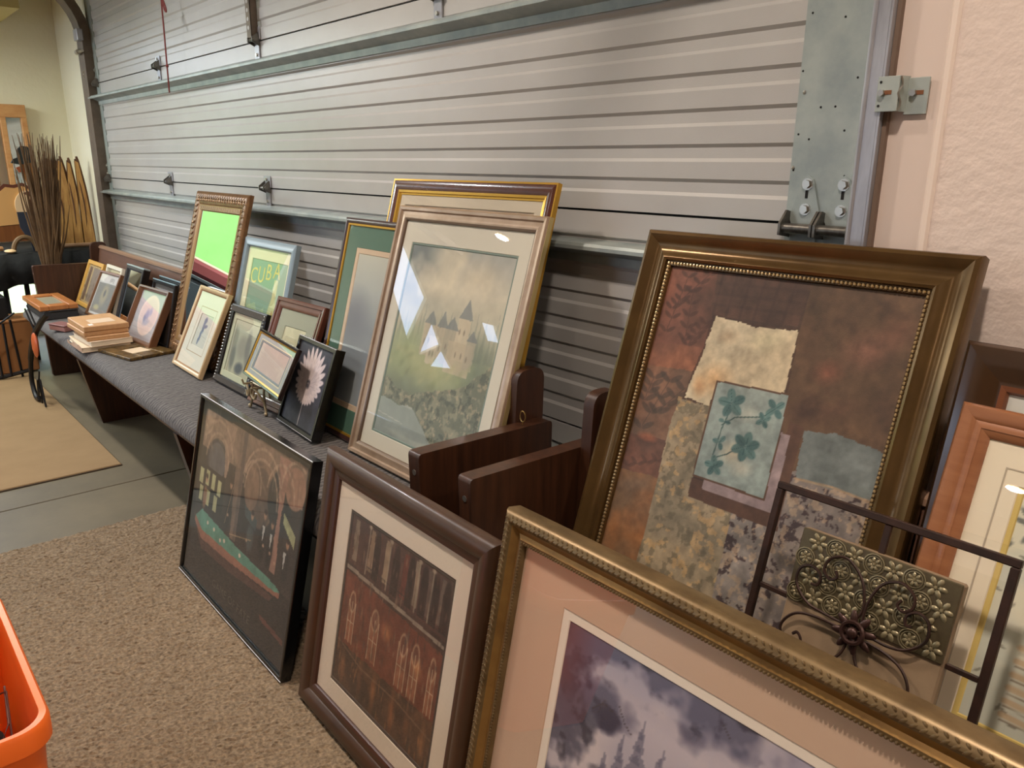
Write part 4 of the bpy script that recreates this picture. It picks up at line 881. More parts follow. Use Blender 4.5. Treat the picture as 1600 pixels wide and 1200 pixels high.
# ---- 15 oval portrait in a deep shadow box
F = G['oval']; w, h = F[5], F[6]
P = picture('framed_portrait', 'deep brown shadow box frame with an oval lilac portrait', 'picture', F,
    [('rail', mat('walnut_box', (108, 72, 48), .35, coat=.3), [(0, .035), (0, .002), (.002, 0), (.010, 0), (.022, .016), (.024, .035)])], .024, .020)
S = Sheet(.020, .020, w - .020, h - .020, 80, 6); S.fill((178, 172, 176)); S.ell(w / 2, h / 2 + .004, .112, .108, (232, 206, 196), 1, 0, .06); S.ell(w / 2, h / 2 + .004, .104, .100, (222, 196, 190), 1, 0, .2)
for (cx, cy, rx, ry, c) in ((.17, .15, .03, .04, (150, 148, 178)), (.20, .17, .022, .03, (168, 164, 190)), (.18, .11, .05, .02, (176, 168, 186)), (.15, .13, .02, .03, (132, 132, 162))): S.ell(cx, cy, rx, ry, c, .85, .3, .6)
S.build('print', .0212, P.t, PRINT)

# ---- 16-21 small frames at the far end of the pew
def small(key, name, label, m, wd, art, cat='picture', glass=True, extra=None, group=None):
    F = G[key]; P = picture(name, label, cat, F, [('rail', m, [(0, F[8]), (0, .003), (.003, 0), (wd - .004, 0), (wd, .006), (wd, F[8])])], wd, .010, glass=glass)
    w, h = F[5], F[6]; S = Sheet(wd - .002, wd - .002, w - wd + .002, h - wd + .002, 50, 5); art(S, w, h); S.build('print', .0112, P.t, PRINT); return P
F = G['blackm']
P = picture('small_mirror', 'small black framed mirror with silver top edge on the far pew seat', 'mirror', F, [('rail', mat('black_wood', (26, 22, 20), .35, coat=.3), [(0, .035), (0, .003), (.003, 0), (.020, 0), (.028, .008), (.028, .035)])], .028, .012, glass=False)
MB().box(.026, F[5] - .026, .010, .0115, .026, F[6] - .026).build('mirror_glass', MATS['silvered_glass'], P.t)
MB().bbox(-.001, F[5] + .001, -.001, .034, F[6] - .006, F[6] + .002, .001).build('silver_edge', mat('silver_edge', (196, 214, 216), .25, .6), P.t)
def art_title(S, w, h): S.fill((206, 200, 196)); S.poly([(.03, .03), (w - .03, .03), (w - .03, h - .07), (.03, h - .07)], (132, 128, 122)); S.ell(w / 2, .14, .06, .08, (172, 158, 130), .8, 0, .5); S.ell(w / 2, .15, .02, .03, (92, 90, 96), .8, 0, .5); S.ell(.10, .06, .05, .02, (190, 176, 130), .8, 0, .5)
P = small('title', 'framed_certificate', 'narrow walnut frame with grey picture under a white lettered strip', mat('walnut_thin', (120, 84, 56), .35), .016, art_title)
text_mesh('lettering', '( U )', .03, Matrix.Translation((.20, .0105, G['title'][6] - .045)) @ Matrix.Rotation(R(90), 4, 'X'), mat('grey_lettering', (120, 116, 120), .6), P.t)
def art_yellow(S, w, h): S.fill((196, 170, 124)); S.poly([(.05, .04), (.11, .04), (.11, h - .04), (.05, h - .04)], (120, 92, 74)); S.poly([(.14, .04), (w - .04, .04), (w - .04, h - .04), (.14, h - .04)], (150, 134, 120)); S.blots(40, (110, 92, 80), .6, .6, .1)
small('yellow', 'framed_print', 'honey gold frame nearest the far arm of the pew', mat('honey_gold', (226, 176, 92), .35, .3), .026, art_yellow)
def art_white(S, w, h): S.fill((206, 196, 166)); S.blots(20, (150, 140, 120), .55, .6, .1)
small('white19', 'framed_print', 'white edged frame mostly hidden behind the white lettered strip', mat('white_gold', (226, 220, 200), .35), .022, art_white)
def art_dark(S, w, h): S.fill((84, 72, 64)); S.ell(w * .3, h * .7, .05, .06, (150, 150, 110), .8, 0, .5)
for key, lab in (('blackp', 'thin black frame with pale blue edge standing behind the oval portrait'), ('blackq', 'hindmost thin black frame with pale blue edge against the pew back')):
    P = small(key, 'framed_print', lab, mat('ebony', (18, 16, 18), .3, coat=.4), .018, art_dark)
    MB().bbox(0, G[key][5], -.001, .010, G[key][6] - .002, G[key][6] + .003, .001).build('pale_edge', mat('pale_blue_edge', (150, 178, 186), .35, .3), P.t)

# ---- 22 oak framed lily print and 23 dark frame behind it
F = G['lily']; w, h = F[5], F[6]
M_OAK = mat('oak_moulding', (164, 110, 74), .36, var=((132, 82, 52), 7, (1, 1, 6), .5), coat=.25)
P = picture('framed_lily_print', 'lily garden print with cream and gold mat in an orange oak frame', 'picture', F,
    [('rail', M_OAK, [(0, .025), (0, .005), (.004, 0), (.018, .0), (.024, .005), (.026, .004), (.034, .005), (.034, .025)]), ('inner_step', M_OAK, [(.034, .025), (.034, .006), (.042, .009), (.047, .014), (.047, .025)])], .047, .018)
mount(P, (.100, .095, w - .10, h - .105), (238, 222, 196)); mount(P, (.108, .103, w - .108, h - .113), (212, 182, 104), outer=(.094, .089, w - .094, h - .099), y=.0174, name='gold_mat')
ring_rect((.078, .073, w - .078, h - .082), (.080, .075, w - .080, h - .084), .0152, .0003).build('ruled_line', mat('grey_line', (186, 170, 150), .8), P.t)
S = Sheet(.106, .101, w - .106, h - .111, 150, 12); S.vgrad([(0, (206, 196, 174)), (.4, (224, 216, 192)), (1, (226, 220, 196))]); S.blots(9, (196, 198, 184), .5, .7, .2)
for k in range(26):
    a = S.rs.rand() * 6.28; r = .05 * S.rs.rand(); cx, cy = .135 + r * math.cos(a), .40 + r * math.sin(a) * 1.3; S.ell(cx, cy, .014, .005, (86, 88, 86), .75, a, .4)
for k in range(40): S.ell(.11 + .36 * S.rs.rand(), .11 + .25 * S.rs.rand(), .008, .0025, (112, 106, 92), .7, S.rs.rand() * 3, .4)
for k in range(7): S.ell(.20 + .25 * S.rs.rand(), .18 + .12 * S.rs.rand(), .035, .03, (176, 172, 156), .6, 0, .5)
for k in range(6): S.line([(.16, .13 + .02 * k), (.40, .12 + .022 * k)], .006, (196, 164, 128), .8); S.line([(.16, .122 + .02 * k), (.40, .112 + .022 * k)], .0015, (120, 100, 82), .7)
S.build('print', .0191, P.t, PRINT)
F = G['darkf']; w, h = F[5], F[6]
M_DKB = mat('black_brown_moulding', (44, 27, 15), .28, var=((66, 42, 20), 6, (1, 1, 1), .5), coat=.4)
P = picture('framed_print', 'wide black brown frame standing behind the orange oak frame', 'picture', F,
    [('rail', M_DKB, [(0, .03), (0, .010), (.006, .002), (.018, .0), (.036, .004), (.054, .013), (.060, .012), (.060, .03)]), ('inner_step', mat('rust_step', (112, 66, 40), .35, coat=.2), [(.060, .03), (.060, .010), (.068, .012), (.072, .018), (.072, .03)])], .072, .021)
mount(P, (.13, .13, w - .13, h - .13), (206, 204, 196)); S = Sheet(.128, .128, w - .128, h - .128, 30, 3); S.fill((170, 166, 156)); S.build('print', .0222, P.t, PRINT)

# ---- 24 square iron wall art with embossed tile
F = G['metal']; w, h = F[5], F[6]
M_IRON = mat('rusty_black_iron', (40, 28, 22), .5, .4, var=((66, 42, 32), 30, (1, 1, 1), .4))
t = empty('iron_wall_art', M=place_matrix(F)); tag(t, 'square iron wall art with scrolls, rosette and embossed bronze tile', 'wall art')
B = .012
for (x0, x1, z0, z1) in ((0, w, 0, B), (0, w, h - B, h), (0, B, B, h - B), (w - B, w, B, h - B)): MB().bbox(x0, x1, 0, .012, z0, z1, .0015).build('frame_bar', M_IRON, t)
for (x0, x1, z0, z1) in ((B, .066, .206, .214), (.308, w - B, .206, .214), (.181, .191, .33, h - B), (.181, .191, B, .09)): MB().bbox(x0, x1, .002, .010, z0, z1, .001).build('cross_bar', M_IRON, t)
M_STONE = mat('tan_stone_panel', (150, 126, 98), .6, var=((128, 106, 82), 18, (1, 1, 1), .5), bump=(.2, 60, .001))
M_EMB = mat('embossed_bronze', (98, 88, 64), .36, .45, var=((84, 72, 52), 40, (1, 1, 1), .35))
M_EMBL = mat('embossed_highlight', (142, 130, 100), .33, .5)
pn = MB().bbox(.066, .308, -.006, .012, .088, .330, .003).build('panel', M_STONE, t)
et = MB().bbox(.067, .307, -.010, -.005, .212, .330, .0015).build('embossed_tile', M_EMB, t)
em = MB(); k = 0
for iy in range(4):
    for ix in range(8):
        cx = .082 + .0295 * ix + (.0147 if iy % 2 else 0); cz = .2275 + .0285 * iy
        if cx > .298: continue
        if (ix + iy) % 2 == 0: em.tube([(cx + .0155 * math.cos(a), -.011, cz + .0155 * math.sin(a)) for a in [i * math.pi / 8 for i in range(16)]], .0011, 4, True); em.tube([(cx + .012 * math.cos(a), -.011, cz + .012 * math.sin(a)) for a in [i * math.pi / 8 for i in range(16)]], .0008, 4, True)
        pr = .0108 if (ix + iy) % 2 == 0 else .0165
        for q in range(7 if (ix + iy) % 2 == 0 else 6):
            a = 2 * math.pi * q / (7 if (ix + iy) % 2 == 0 else 6); em.ball((cx + pr * .58 * math.cos(a), -.0105, cz + pr * .58 * math.sin(a)), pr * .42, .0018, pr * .25, 6, 4, Matrix.Rotation(-a, 3, 'Y'))
        em.ball((cx, -.011, cz), .003, .0025, .003, 6, 4)
tag(em.build('flower_relief', M_EMBL, et, smooth=True), kind='stuff')
def spiral_scroll(pts): return [(u, -.019, v) for u, v in [(p.x, p.y) for p in catmull([Vector((a, b, 0)) for a, b in pts], 6)]]
for pts in ([(.178, .215), (.190, .245), (.178, .285), (.150, .308), (.126, .300), (.119, .280), (.130, .268), (.141, .274), (.137, .284)],
            [(.194, .215), (.194, .255), (.207, .290), (.232, .303), (.252, .292), (.255, .274), (.243, .264), (.234, .270), (.238, .279)],
            [(.165, .212), (.135, .214), (.105, .220), (.082, .243), (.083, .268), (.100, .277), (.116, .268), (.115, .252), (.105, .250)],
            [(.205, .210), (.235, .207), (.262, .214), (.282, .236), (.280, .262), (.264, .271), (.250, .262), (.251, .248), (.260, .248)],
            [(.165, .203), (.130, .204), (.094, .196), (.075, .170), (.084, .147), (.104, .143), (.112, .158), (.104, .168), (.097, .163)],
            [(.205, .200), (.235, .196), (.262, .184), (.277, .160), (.272, .138), (.252, .134), (.239, .146), (.245, .157), (.252, .152)],
            [(.180, .195), (.176, .170), (.160, .140), (.168, .115), (.182, .12)], [(.192, .195), (.196, .170), (.212, .140), (.204, .115), (.19, .12)]):
    MB().tube(spiral_scroll(pts), .0024, 6).build('scroll', M_IRON, t, smooth=True)
ro = MB()
for q in range(8):
    a = 2 * math.pi * q / 8 + .2; ro.ball((.186 + .020 * math.cos(a), -.021, .206 + .020 * math.sin(a)), .014, .003, .006, 8, 5, Matrix.Rotation(-a, 3, 'Y'))
ro.tube([(.186 + .016 * math.cos(a), -.026, .206 + .016 * math.sin(a)) for a in [i * math.pi / 8 for i in range(16)]], .0035, 6, True)
ro.ball((.186, -.026, .206), .009, .006, .009, 10, 6)
ro.build('rosette', mat('copper_rosette', (70, 48, 42), .35, .5), t, smooth=True)

# ================================================================== LOOSE THINGS ON THE PEW SEAT
M_TANW = mat('tan_board', (202, 158, 112), .5, var=((186, 140, 96), 12, (1, 5, 1), .5))
M_WHITEP = mat('book_pages', (232, 218, 196), .7); M_LINEN = mat('cream_cover', (218, 196, 168), .6)
zt = .451
BC = (-4.215, -.595)
def book(z0, th, lx, ly, dx, dy, rz, cov, label):
    o = empty('book', (BC[0] + dx, BC[1] + dy, z0), R(rz)); tag(o, label, 'book', 'stack of books and plaques on the pew')
    MB().bbox(-lx / 2, lx / 2, -ly / 2, ly / 2, 0, .003, .001).build('cover', cov, o); MB().bbox(-lx / 2, lx / 2, -ly / 2, ly / 2, th - .003, th, .001).build('cover', cov, o)
    MB().box(-lx / 2 + .004, lx / 2 - .004, -ly / 2 + .004, ly / 2 - .002, .003, th - .003).build('pages', M_WHITEP, o); MB().bbox(-lx / 2, lx / 2, ly / 2 - .003, ly / 2, 0, th, .001).build('spine', cov, o)
book(zt, .024, .34, .215, .0, -.0, -3, M_LINEN, 'white page book at the bottom of the stack'); book(zt + .0245, .026, .30, .19, .03, .01, 2, M_LINEN, 'cream covered book second from the bottom of the stack')
def plaque(z0, th, lx, ly, dx, dy, rz, label):
    o = empty('wooden_plaque', (BC[0] + dx, BC[1] + dy, z0), R(rz)); tag(o, label, 'plaque', 'stack of books and plaques on the pew')
    MB().bbox(-lx / 2, lx / 2, -ly / 2, ly / 2, 0, th, .003).build('board', M_TANW, o); return o
plaque(zt + .051, .022, .30, .19, .02, .01, -2, 'tan wooden plaque lowest of the three plaques'); plaque(zt + .0735, .022, .31, .20, .0, .0, 1, 'tan wooden plaque in the middle of three plaques')
tp = plaque(zt + .096, .026, .32, .20, .0, .005, 0, 'tan wooden plaque with a pale printed strip, topmost of the stack')
MB().box(-.02, .09, -.05, .06, .0262, .0268).build('printed_strip', mat('pale_print', (222, 196, 168), .4), tp); MB().box(.10, .14, -.07, -.05, .0262, .0268).build('price_sticker', mat('sticker_white', (245, 240, 236), .4), tp)
# torn wrapping paper on the stack front edge
wp = MB(); n = 22; vs = []; fs = []
for i in range(n + 1):
    u = i / n; vs += [(BC[0] - .12 + .30 * u, BC[1] - .118, zt + .002), (BC[0] - .12 + .30 * u, BC[1] - .119 - .002 * math.sin(u * 9), zt + .016 + .016 * u + .006 * math.sin(u * 17))]
for i in range(n): fs.append((2 * i, 2 * i + 2, 2 * i + 3, 2 * i + 1))
tag(wp.add(vs, fs).build('torn_paper', mat('tan_paper', (190, 156, 132), .8)), 'torn tan wrapping paper along the front of the book stack', 'paper')
# flat mottled gold frame lying on the cushion
fm_ = (-4.00, -.655, zt + .014, 12, 0, .31, .22, 0, .014)
t = empty('mottled_frame', M=Matrix.Translation((-4.03, -.648, zt + .0005)) @ Matrix.Rotation(R(12), 4, 'Z')); tag(t, 'flat mottled gold frame lying beside the book stack', 'picture frame')
MG = mat('mottled_gold_black', (130, 100, 52), .4, .4, var=((62, 48, 32), 45, (1, 1, 1), .3))
for (x0, x1, y0, y1) in ((0, .30, 0, .06), (0, .30, .16, .22), (0, .09, .06, .16), (.21, .30, .06, .16)): MB().bbox(x0, x1, y0, y1, 0, .014, .002).build('rail', MG, t)
MB().box(.085, .215, .055, .165, .001, .009).build('card', mat('cream_card', (220, 196, 164), .6), t)
# pinkish boxes
for (x, y, rz, lab) in ((-4.70, -.655, 20, 'small dusty pink box near the front seat edge'), (-4.53, -.585, 5, 'small dusty pink box with lid beside the plaque stack')):
    o = empty('trinket_box', (x, y, zt), R(rz)); tag(o, lab, 'box')
    MB().bbox(-.07, .07, -.035, .035, 0, .026, .003).build('box_body', mat('dusty_pink', (150, 104, 96), .6), o); MB().bbox(-.072, .072, -.037, .037, .0265, .034, .002).build('lid', mat('plum_lid', (128, 84, 80), .5), o)
# lying orange wood frame on a dark box near the far arm
bx = empty('dark_box', (-5.27, -.60, zt)); tag(bx, 'low dark box under the lying orange wood frame', 'box')
MB().bbox(-.22, .22, -.08, .10, 0, .044, .003).build('box_body', mat('charcoal_card', (44, 42, 42), .6), bx); MB().bbox(-.225, .225, -.085, .105, .0445, .050, .002).build('lid', mat('charcoal_lid', (52, 50, 50), .6), bx)
t = empty('lying_frame', (-5.55, -.695, zt + .0505), R(0)); tag(t, 'orange wood frame with grey picture lying flat by the far pew arm', 'picture frame')
MO = mat('orange_pine', (196, 128, 72), .35, var=((170, 104, 54), 10, (1, 4, 1), .5), coat=.3)
for (x0, x1, y0, y1) in ((0, .50, 0, .05), (0, .50, .15, .20), (0, .07, .05, .15), (.43, .50, .05, .15)): MB().bbox(x0, x1, y0, y1, 0, .03, .004).build('rail', MO, t)
MB().box(.066, .434, .046, .154, .004, .018).build('picture', mat('grey_green_picture', (146, 142, 122), .4), t)

# ================================================================== ORANGE TOTE
def rrect(x0, x1, y0, y1, r, n=8):
    out = []
    for (cx, cy, a0) in ((x1 - r, y1 - r, 0), (x0 + r, y1 - r, 90), (x0 + r, y0 + r, 180), (x1 - r, y0 + r, 270)):
        for k in range(n + 1): a = R(a0 + 90 * k / n); out.append((cx + r * math.cos(a), cy + r * math.sin(a)))
    return out
t = empty('storage_tote', (-1.62, -1.60, 0)); tag(t, 'bright orange plastic storage tote standing on the carpet', 'tote')
MOR = mat('orange_plastic', (255, 118, 42), .35, spec=.4)
def loft(rings):
    mb = MB(); n = len(rings[0][0]); vs = []; fs = []
    for (pts, z) in rings: vs += [(p[0], p[1], z) for p in pts]
    for i in range(len(rings) - 1):
        for k in range(n): fs.append((i * n + k, i * n + (k + 1) % n, (i + 1) * n + (k + 1) % n, (i + 1) * n + k))
    return mb.add(vs, fs), n
HX, HY = .285, .222
mb, n = loft([(rrect(-HX * .86, HX * .86, -HY * .84, HY * .84, .05), .010), (rrect(-HX * .96, HX * .96, -HY * .95, HY * .95, .05), .375), (rrect(-HX * .93, HX * .93, -HY * .92, HY * .92, .045), .375), (rrect(-HX * .83, HX * .83, -HY * .81, HY * .81, .045), .016)])
mb.add([(p[0], p[1], .016) for p in rrect(-HX * .83, HX * .83, -HY * .81, HY * .81, .045)], [tuple(range(n))]); mb.build('tub', MOR, t, smooth=True)
mb, n = loft([(rrect(-HX * .955, HX * .955, -HY * .945, HY * .945, .05), .372), (rrect(-HX, HX, -HY, HY, .055), .378), (rrect(-HX, HX, -HY, HY, .055), .412), (rrect(-HX * .985, HX * .985, -HY * .98, HY * .98, .053), .420), (rrect(-HX * .945, HX * .945, -HY * .935, HY * .935, .048), .418), (rrect(-HX * .93, HX * .93, -HY * .92, HY * .92, .046), .405), (rrect(-HX * .93, HX * .93, -HY * .92, HY * .92, .045), .372)])
mb.build('rim', MOR, t, smooth=True)
wr_ = MB(); wr_.tube([(-1.60, -1.42, .36), (-1.52, -1.43, .33), (-1.49, -1.45, .31), (-1.60, -1.47, .32), (-1.65, -1.44, .34)], .002, 5); wr_.tube([(-1.66, -1.43, .31), (-1.58, -1.42, .36), (-1.50, -1.43, .31)], .002, 5)
tag(wr_.build('wire_hanger', mat('dark_wire', (70, 30, 16), .5, .4)), 'thin dark wire piece inside the orange tote', 'wire')
cb = MB()
cb.ball((-1.63, -1.545, .165), .19, .125, .135, 14, 8); tag(cb.build('black_cloth_bundle', mat('black_cloth', (14, 14, 16), .9, bump=(.8, 14, .02)), None, True), 'bundle of black cloth in the orange tote', 'cloth')

# ================================================================== FAR CORNER
MT_CLOTH = mat('black_tablecloth', (16, 17, 16), .85, bump=(.6, 9, .02)); M_DKWOOD = wood('dark_table_wood', (48, 36, 28), (66, 48, 36), .45, .1)
t = empty('draped_table', (-6.45, -.60, 0)); tag(t, 'table under a black cloth in the far corner', 'table')
MB().bbox(-.44, .42, -.42, .57, .70, .73, .003).build('table_top', M_DKWOOD, t)
for sx in (-.40, .38):
    for sy in (-.38, .53): MB().bbox(sx - .025, sx + .025, sy - .025, sy + .025, 0, .70, .003).build('leg', M_DKWOOD, t)
cl_ = MB(); vs = []; fs = []
pts = []; NX = 36
for i in range(NX + 1): pts.append((.43, -.43 + 1.01 * i / NX))
for i, (a, b) in enumerate(pts): vs += [(a, b, .736), (a + .008 + .012 * math.sin(i * 1.3), b, .52 + .02 * math.sin(i * .5))]
for i in range(NX): fs.append((2 * i, 2 * i + 1, 2 * i + 3, 2 * i + 2))
k0 = len(vs); vs += [(-.45, -.43, .736), (.43, -.43, .736), (.43, .58, .736), (-.45, .58, .736)]; fs.append((k0, k0 + 1, k0 + 2, k0 + 3))
cl_.add(vs, fs); c_ = cl_.build('tablecloth', MT_CLOTH, None, True); c_.location = t.location; tag(c_, 'black cloth hanging over the front of the corner table', 'tablecloth')
c_.modifiers.new('thickness', 'SOLIDIFY').thickness = .004
# black rails under the table
t = empty('rail_stand', (-6.10, -.72, 0)); tag(t, 'black slatted rail stand under the cloth draped table', 'stand')
MB().bbox(-.015, .015, -.30, .28, .525, .56, .003).build('top_rail', M_BLACK, t)
for yy in (-.28, -.12, .02, .145, .26): MB().bbox(-.012, .012, yy - .014, yy + .014, 0, .525, .002).build('slat', M_BLACK, t)
o = MB().bbox(-5.93, -5.80, -.93, -.745, .351, .50, .01).build('black_basket', mat('black_plastic', (14, 14, 16), .5)); tag(o, 'black plastic basket sitting on the cardboard carton', 'basket')
t = empty('cardboard_carton', (-5.85, -.80, 0)); tag(t, 'brown cardboard carton on the floor beside the far pew end', 'carton')
MCB = mat('cardboard', (150, 98, 50), .8, var=((132, 84, 42), 6, (1, 1, 1), .5))
MB().bbox(-.17, .10, -.20, .17, .012, .335, .004).build('carton_body', MCB, t); MB().bbox(-.172, .102, -.202, .172, .336, .350, .003).build('carton_flap', MCB, t)
# wooden ledge board and rustic things on the table
o = MB().bbox(-6.97, -6.94, -1.0, -.06, .737, .93, .004).build('wooden_board', wood('orange_board', (136, 82, 38), (110, 62, 28), .45, .1)); tag(o, 'long orange brown board standing at the back of the draped table', 'board')
MDR = mat('driftwood', (206, 160, 92), .6, var=((150, 100, 50), 14, (4, 4, .6), .5)); MBARK = mat('bark', (72, 44, 26), .8, var=((104, 66, 38), 20, (3, 3, .7), .4), bump=(.6, 40, .004))
for i, (y0, y1, top, lean, lab) in enumerate(((-.245, -.165, 1.36, .02, 'split driftwood plank with dark pointed tip beside the twig bundle'), (-.158, -.102, 1.35, .0, 'slender dark tipped driftwood plank between two others'), (-.095, -.02, 1.36, -.02, 'forked driftwood plank with bark edge next to the door track'))):
    t = empty('driftwood_plank', (-6.52, (y0 + y1) / 2, .7375)); tag(t, lab, 'driftwood', 'driftwood planks on the draped table')
    hw = (y1 - y0) / 2; H = top - .7375
    MB().prism([(-hw, 0), (hw, 0), (hw * .9 + lean, H * .6), (hw * .3 + lean, H * .93), (-hw * .2 + lean, H * .95), (-hw * .8, H * .7)], -.02, .02, 'x').build('split_face', MDR, t)
    MB().tube(catmull([(0, hw * .9, 0), (.005, hw * .7, H * .35), (.0, hw * .95 + lean, H * .65), (0, hw * .2 + lean, H)], 5), [.012] * 15 + [.007], 7).build('bark_edge', MBARK, t, smooth=True)
    MB().tube(catmull([(.012, -hw * .4, H * .1), (.018, -hw * .1, H * .4), (.014, -hw * .5, H * .75), (0, -hw * .1 + lean, H * .97)], 5), .006, 6).build('bark_strip', MBARK, t, smooth=True)
o = MB(); o.tube(catmull([(-6.25, -.95, .755), (-6.2, -.80, .762), (-6.22, -.66, .757)], 5), .016, 8); tag(o.build('driftwood_stick', mat('tan_stick', (170, 124, 80), .7), None, True), 'tan driftwood stick lying on the black cloth', 'stick')
o = MB(); o.tube(catmull([(-6.25, -.36, .755), (-6.2, -.25, .757), (-6.22, -.10, .755), (-6.24, -.04, .755)], 5), .015, 8); tag(o.build('driftwood_branch', mat('grey_branch', (150, 116, 86), .7), None, True), 'grey brown branch lying at the foot of the driftwood planks', 'stick')
# bent wood arch
o = MB(); o.tube([(-6.10, -.545 + .07 * math.cos(a), .742 + .095 * math.sin(a)) for a in [math.pi * k / 14 for k in range(15)]], .016, 8); tag(o.build('bent_wood_arch', mat('arch_wood', (110, 84, 52), .6), None, True), 'small bent wood arch standing on the black cloth', 'ornament')
o = MB(); o.ball((-6.07, -.64, .752), .05, .035, .013, 10, 6); tag(o.build('pale_stone', mat('pale_stone', (220, 186, 140), .7), None, True), 'pale flat stone lying before the wood arch', 'stone')
# twig bundle
t = empty('twig_bundle', (-5.90, -.44, .02)); tag(t, 'tall bundle of dark brown twigs standing behind the far pew arm', 'twig bundle')
MTW = mat('twig_brown', (84, 61, 38), .8, var=((114, 86, 54), 15, (1, 1, 1), .4)); rr_ = random.Random(5)
for i in range(150):
    a = rr_.random() * 6.28; r0 = .052 * math.sqrt(rr_.random()); r1 = r0 * (1.0 + rr_.random() * 1.3) + .01; hh = 1.02 + .47 * rr_.random(); a2 = a + rr_.uniform(-.5, .5)
    MB().tube(catmull([(r0 * math.cos(a) * .8, r0 * math.sin(a) * .8, 0), (r0 * math.cos(a), r0 * math.sin(a), .6), (r1 * math.cos(a2), r1 * math.sin(a2) + .01, hh * .8), (r1 * 1.2 * math.cos(a2) + rr_.uniform(-.02, .02), r1 * 1.25 * math.sin(a2) + .02 + rr_.uniform(-.02, .02), hh)], 3), [.007] * 4 + [.0068, .006, .005, .004, .0028, .0015], 4).build('twig', MTW, t)
MB().tube([(.056 * math.cos(a), .056 * math.sin(a), .45) for a in [k * math.pi / 8 for k in range(16)]], .006, 5, True).build('binding', MBARK, t)
# painted wooden turkey cut-out
t = empty('turkey_cutout', (-6.18, -.47, .737)); tag(t, 'painted wooden turkey cut-out with dark hat and scalloped tail', 'ornament')
fan = [(.0, .18)]
for k in range(13):
    a = R(200 - 160 * k / 12); rad = .22 + (.014 if k % 2 else -.004); fan.append((-.06 + rad * math.cos(a), .23 + rad * .95 * math.sin(a)))
MB().prism(fan, -.03, -.015, 'x').build('tail_border', mat('dark_brown_paint', (92, 46, 26), .6), t)
fan2 = [(a * .93 - .003, (b - .23) * .9 + .23) for a, b in fan]; MB().prism(fan2, -.016, -.008, 'x').build('tail_fan', mat('tan_paint', (206, 158, 96), .6), t)
MB().prism([(.0 + .085 * math.cos(a), .30 + .10 * math.sin(a)) for a in [k * math.pi / 10 for k in range(20)]], -.008, .006, 'x').build('body', mat('cream_paint', (222, 192, 150), .6), t)
MB().prism([(-.08, .26), (.10, .26), (.09, .16), (.05, .06), (-.03, .06), (-.075, .16)], -.006, .010, 'x').build('overalls', mat('navy_paint', (40, 46, 60), .6), t)
MB().prism([(-.02, 0), (.055, 0), (.05, .07), (-.03, .07)], -.006, .006, 'x').build('stand_foot', mat('navy_paint', (40, 46, 60)), t)
MB().prism([(.02, .38), (.07, .40), (.075, .56), (.05, .60), (-.005, .60), (-.02, .54), (.0, .46)], -.008, .006, 'x').build('neck', mat('ochre_paint', (150, 100, 48), .6), t)
MB().prism([(.0, .52), (-.03, .515), (-.045, .545), (-.01, .56)], -.008, .012, 'x').build('beak', mat('rust_paint', (150, 74, 34), .6), t)
MB().prism([(-.07, .575), (-.055, .60), (-.03, .61), (-.025, .66), (.0, .685), (.04, .68), (.055, .64), (.055, .58), (-.02, .565)], -.010, .014, 'x').build('hat', mat('black_green_paint', (34, 40, 36), .5), t)
MB().prism([(-.03, .38), (.0, .395), (.03, .38), (.02, .365), (.06, .35), (.0, .27), (.01, .36)], .006, .011, 'x').build('bow', mat('rust_brown_paint', (96, 50, 30), .6), t)
# wood framed mirrors leaning on the left wall
def leaning(name, y0, y1, z0, z1, label, m):
    t = empty(name, (-6.945, y0, z0)); tag(t, label, 'mirror', 'light wood mirrors on the far wall')
    wv, hv = y1 - y0, z1 - z0
    for (a0, a1, b0, b1) in ((0, wv, hv - .09, hv), (0, wv, 0, .09), (0, .036, .09, hv - .09), (wv - .036, wv, .09, hv - .09)): MB().bbox(-.03, .03, a0, a1, b0, b1, .003).build('rail', m, t)
    MB().box(-.01, .0, .034, wv - .034, .087, hv - .087).build('mirror_glass', mat('far_mirror', (220, 226, 216), .05, .9), t)
MLW = mat('light_pine', (214, 164, 108), .45, var=((190, 132, 78), 8, (1, 1, 3), .5))
leaning('wall_mirror', -.445, -.275, .931, 1.72, 'light pine mirror leaning beside the turkey cut-out', MLW)
leaning('wall_mirror', -.86, -.51, .931, 1.70, 'light pine mirror half hidden at the far wall beyond the first', MLW)
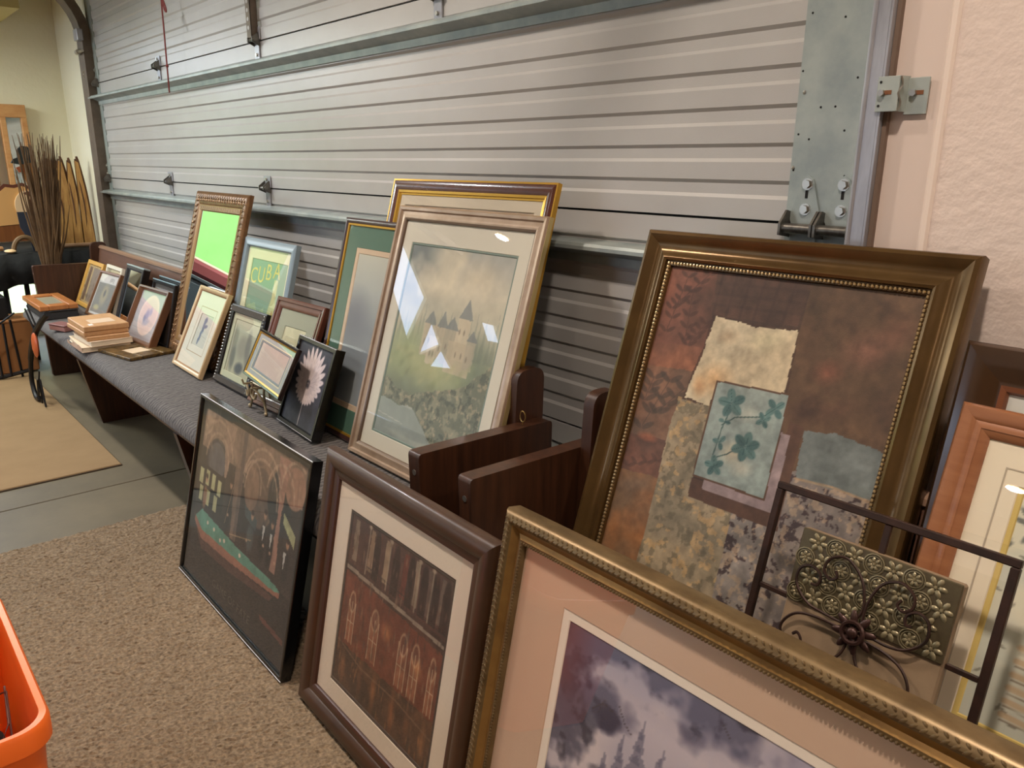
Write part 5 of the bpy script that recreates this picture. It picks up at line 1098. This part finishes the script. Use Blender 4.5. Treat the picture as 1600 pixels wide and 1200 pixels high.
# wrought iron pieces on the floor before the pew
MIW = mat('black_wrought_iron', (30, 28, 28), .45, .5)
t = empty('iron_ornament', (-5.05, -.765, .011)); tag(t, 'curved black iron ornament with spiky leaves leaning on the pew seat', 'ornament')
MB().tube(catmull([(.50, .02, .56), (.40, .0, .50), (.22, -.01, .40), (.06, -.015, .27), (-.02, -.02, .12), (.0, -.02, .04), (.06, -.02, .010), (.13, -.02, .03)], 6), [.016] * 20 + [.013] * 23, 8).build('main_bar', MIW, t, smooth=True)
lf = [[(.10, -.02, .02), (.16, -.02, .14)], [(.12, -.02, .03), (.22, -.02, .16), (.20, -.02, .015)], [(.24, -.02, .16), (.29, -.02, .012)], [(.10, -.02, .03), (.13, .0, .18)], [(.17, -.02, .10), (.22, -.01, .02)], [(.28, -.01, .42), (.20, -.03, .55)], [(.34, -.01, .46), (.28, -.03, .58)]]
for l in lf: MB().tube([Vector(p) for p in l], .005, 5).build('iron_leaf', MIW, t)
MB().ball((.27, -.02, .36), .06, .015, .075, 10, 6, Matrix.Rotation(.5, 3, 'Y')).build('orange_leaf', mat('orange_enamel', (190, 88, 36), .45), t, smooth=True)
t = empty('iron_stand', (-5.78, -.80, .0)); tag(t, 'low black iron plant stand in front of the cardboard carton', 'stand')
for (p, q) in (((.14, -.14, .012), (.17, -.12, .46)), ((.16, .05, .012), (.17, .03, .38)), ((.17, -.06, .03), (.17, -.06, .36)), ((.17, -.01, .03), (.17, -.01, .36))): MB().tube([p, q], .008, 6).build('upright', MIW, t)
MB().tube([(.14, -.17, .03), (.16, -.06, .024), (.17, .10, .05)], .012, 6).build('foot_bar', MIW, t); MB().tube([(.17, -.12, .38), (.17, -.06, .34), (.17, .0, .38), (.17, .06, .42)], .006, 6).build('scroll', MIW, t)

# made-up cabinet and blanket giving the tall mirror its dark and pink reflections
t = empty('reflection_cabinet', (-6.75, -1.62, 0)); tag(t, 'made-up slate blue cabinet giving the dark reflection in the tall mirror', 'cabinet')
MB().bbox(-.22, .2, -.7, .49, .05, .96, .004).build('body', mat('slate_paint', (52, 62, 72), .5), t); MB().bbox(-.23, .22, -.72, .51, .962, .99, .004).build('cabinet_top', mat('slate_top', (60, 70, 80), .4), t)
for yy in (-.40, .19): MB().bbox(.201, .215, yy - .29, yy + .29, .08, .93, .003).build('door', mat('slate_paint', (52, 62, 72), .5), t)
bl = MB(); bl.bbox(-6.93, -6.56, -2.0, -1.15, .9905, 1.12, .03); tag(bl.build('reflection_blanket', mat('maroon_wool', (122, 58, 62), .9)), 'made-up maroon blanket giving the pink reflection in the tall mirror', 'blanket')
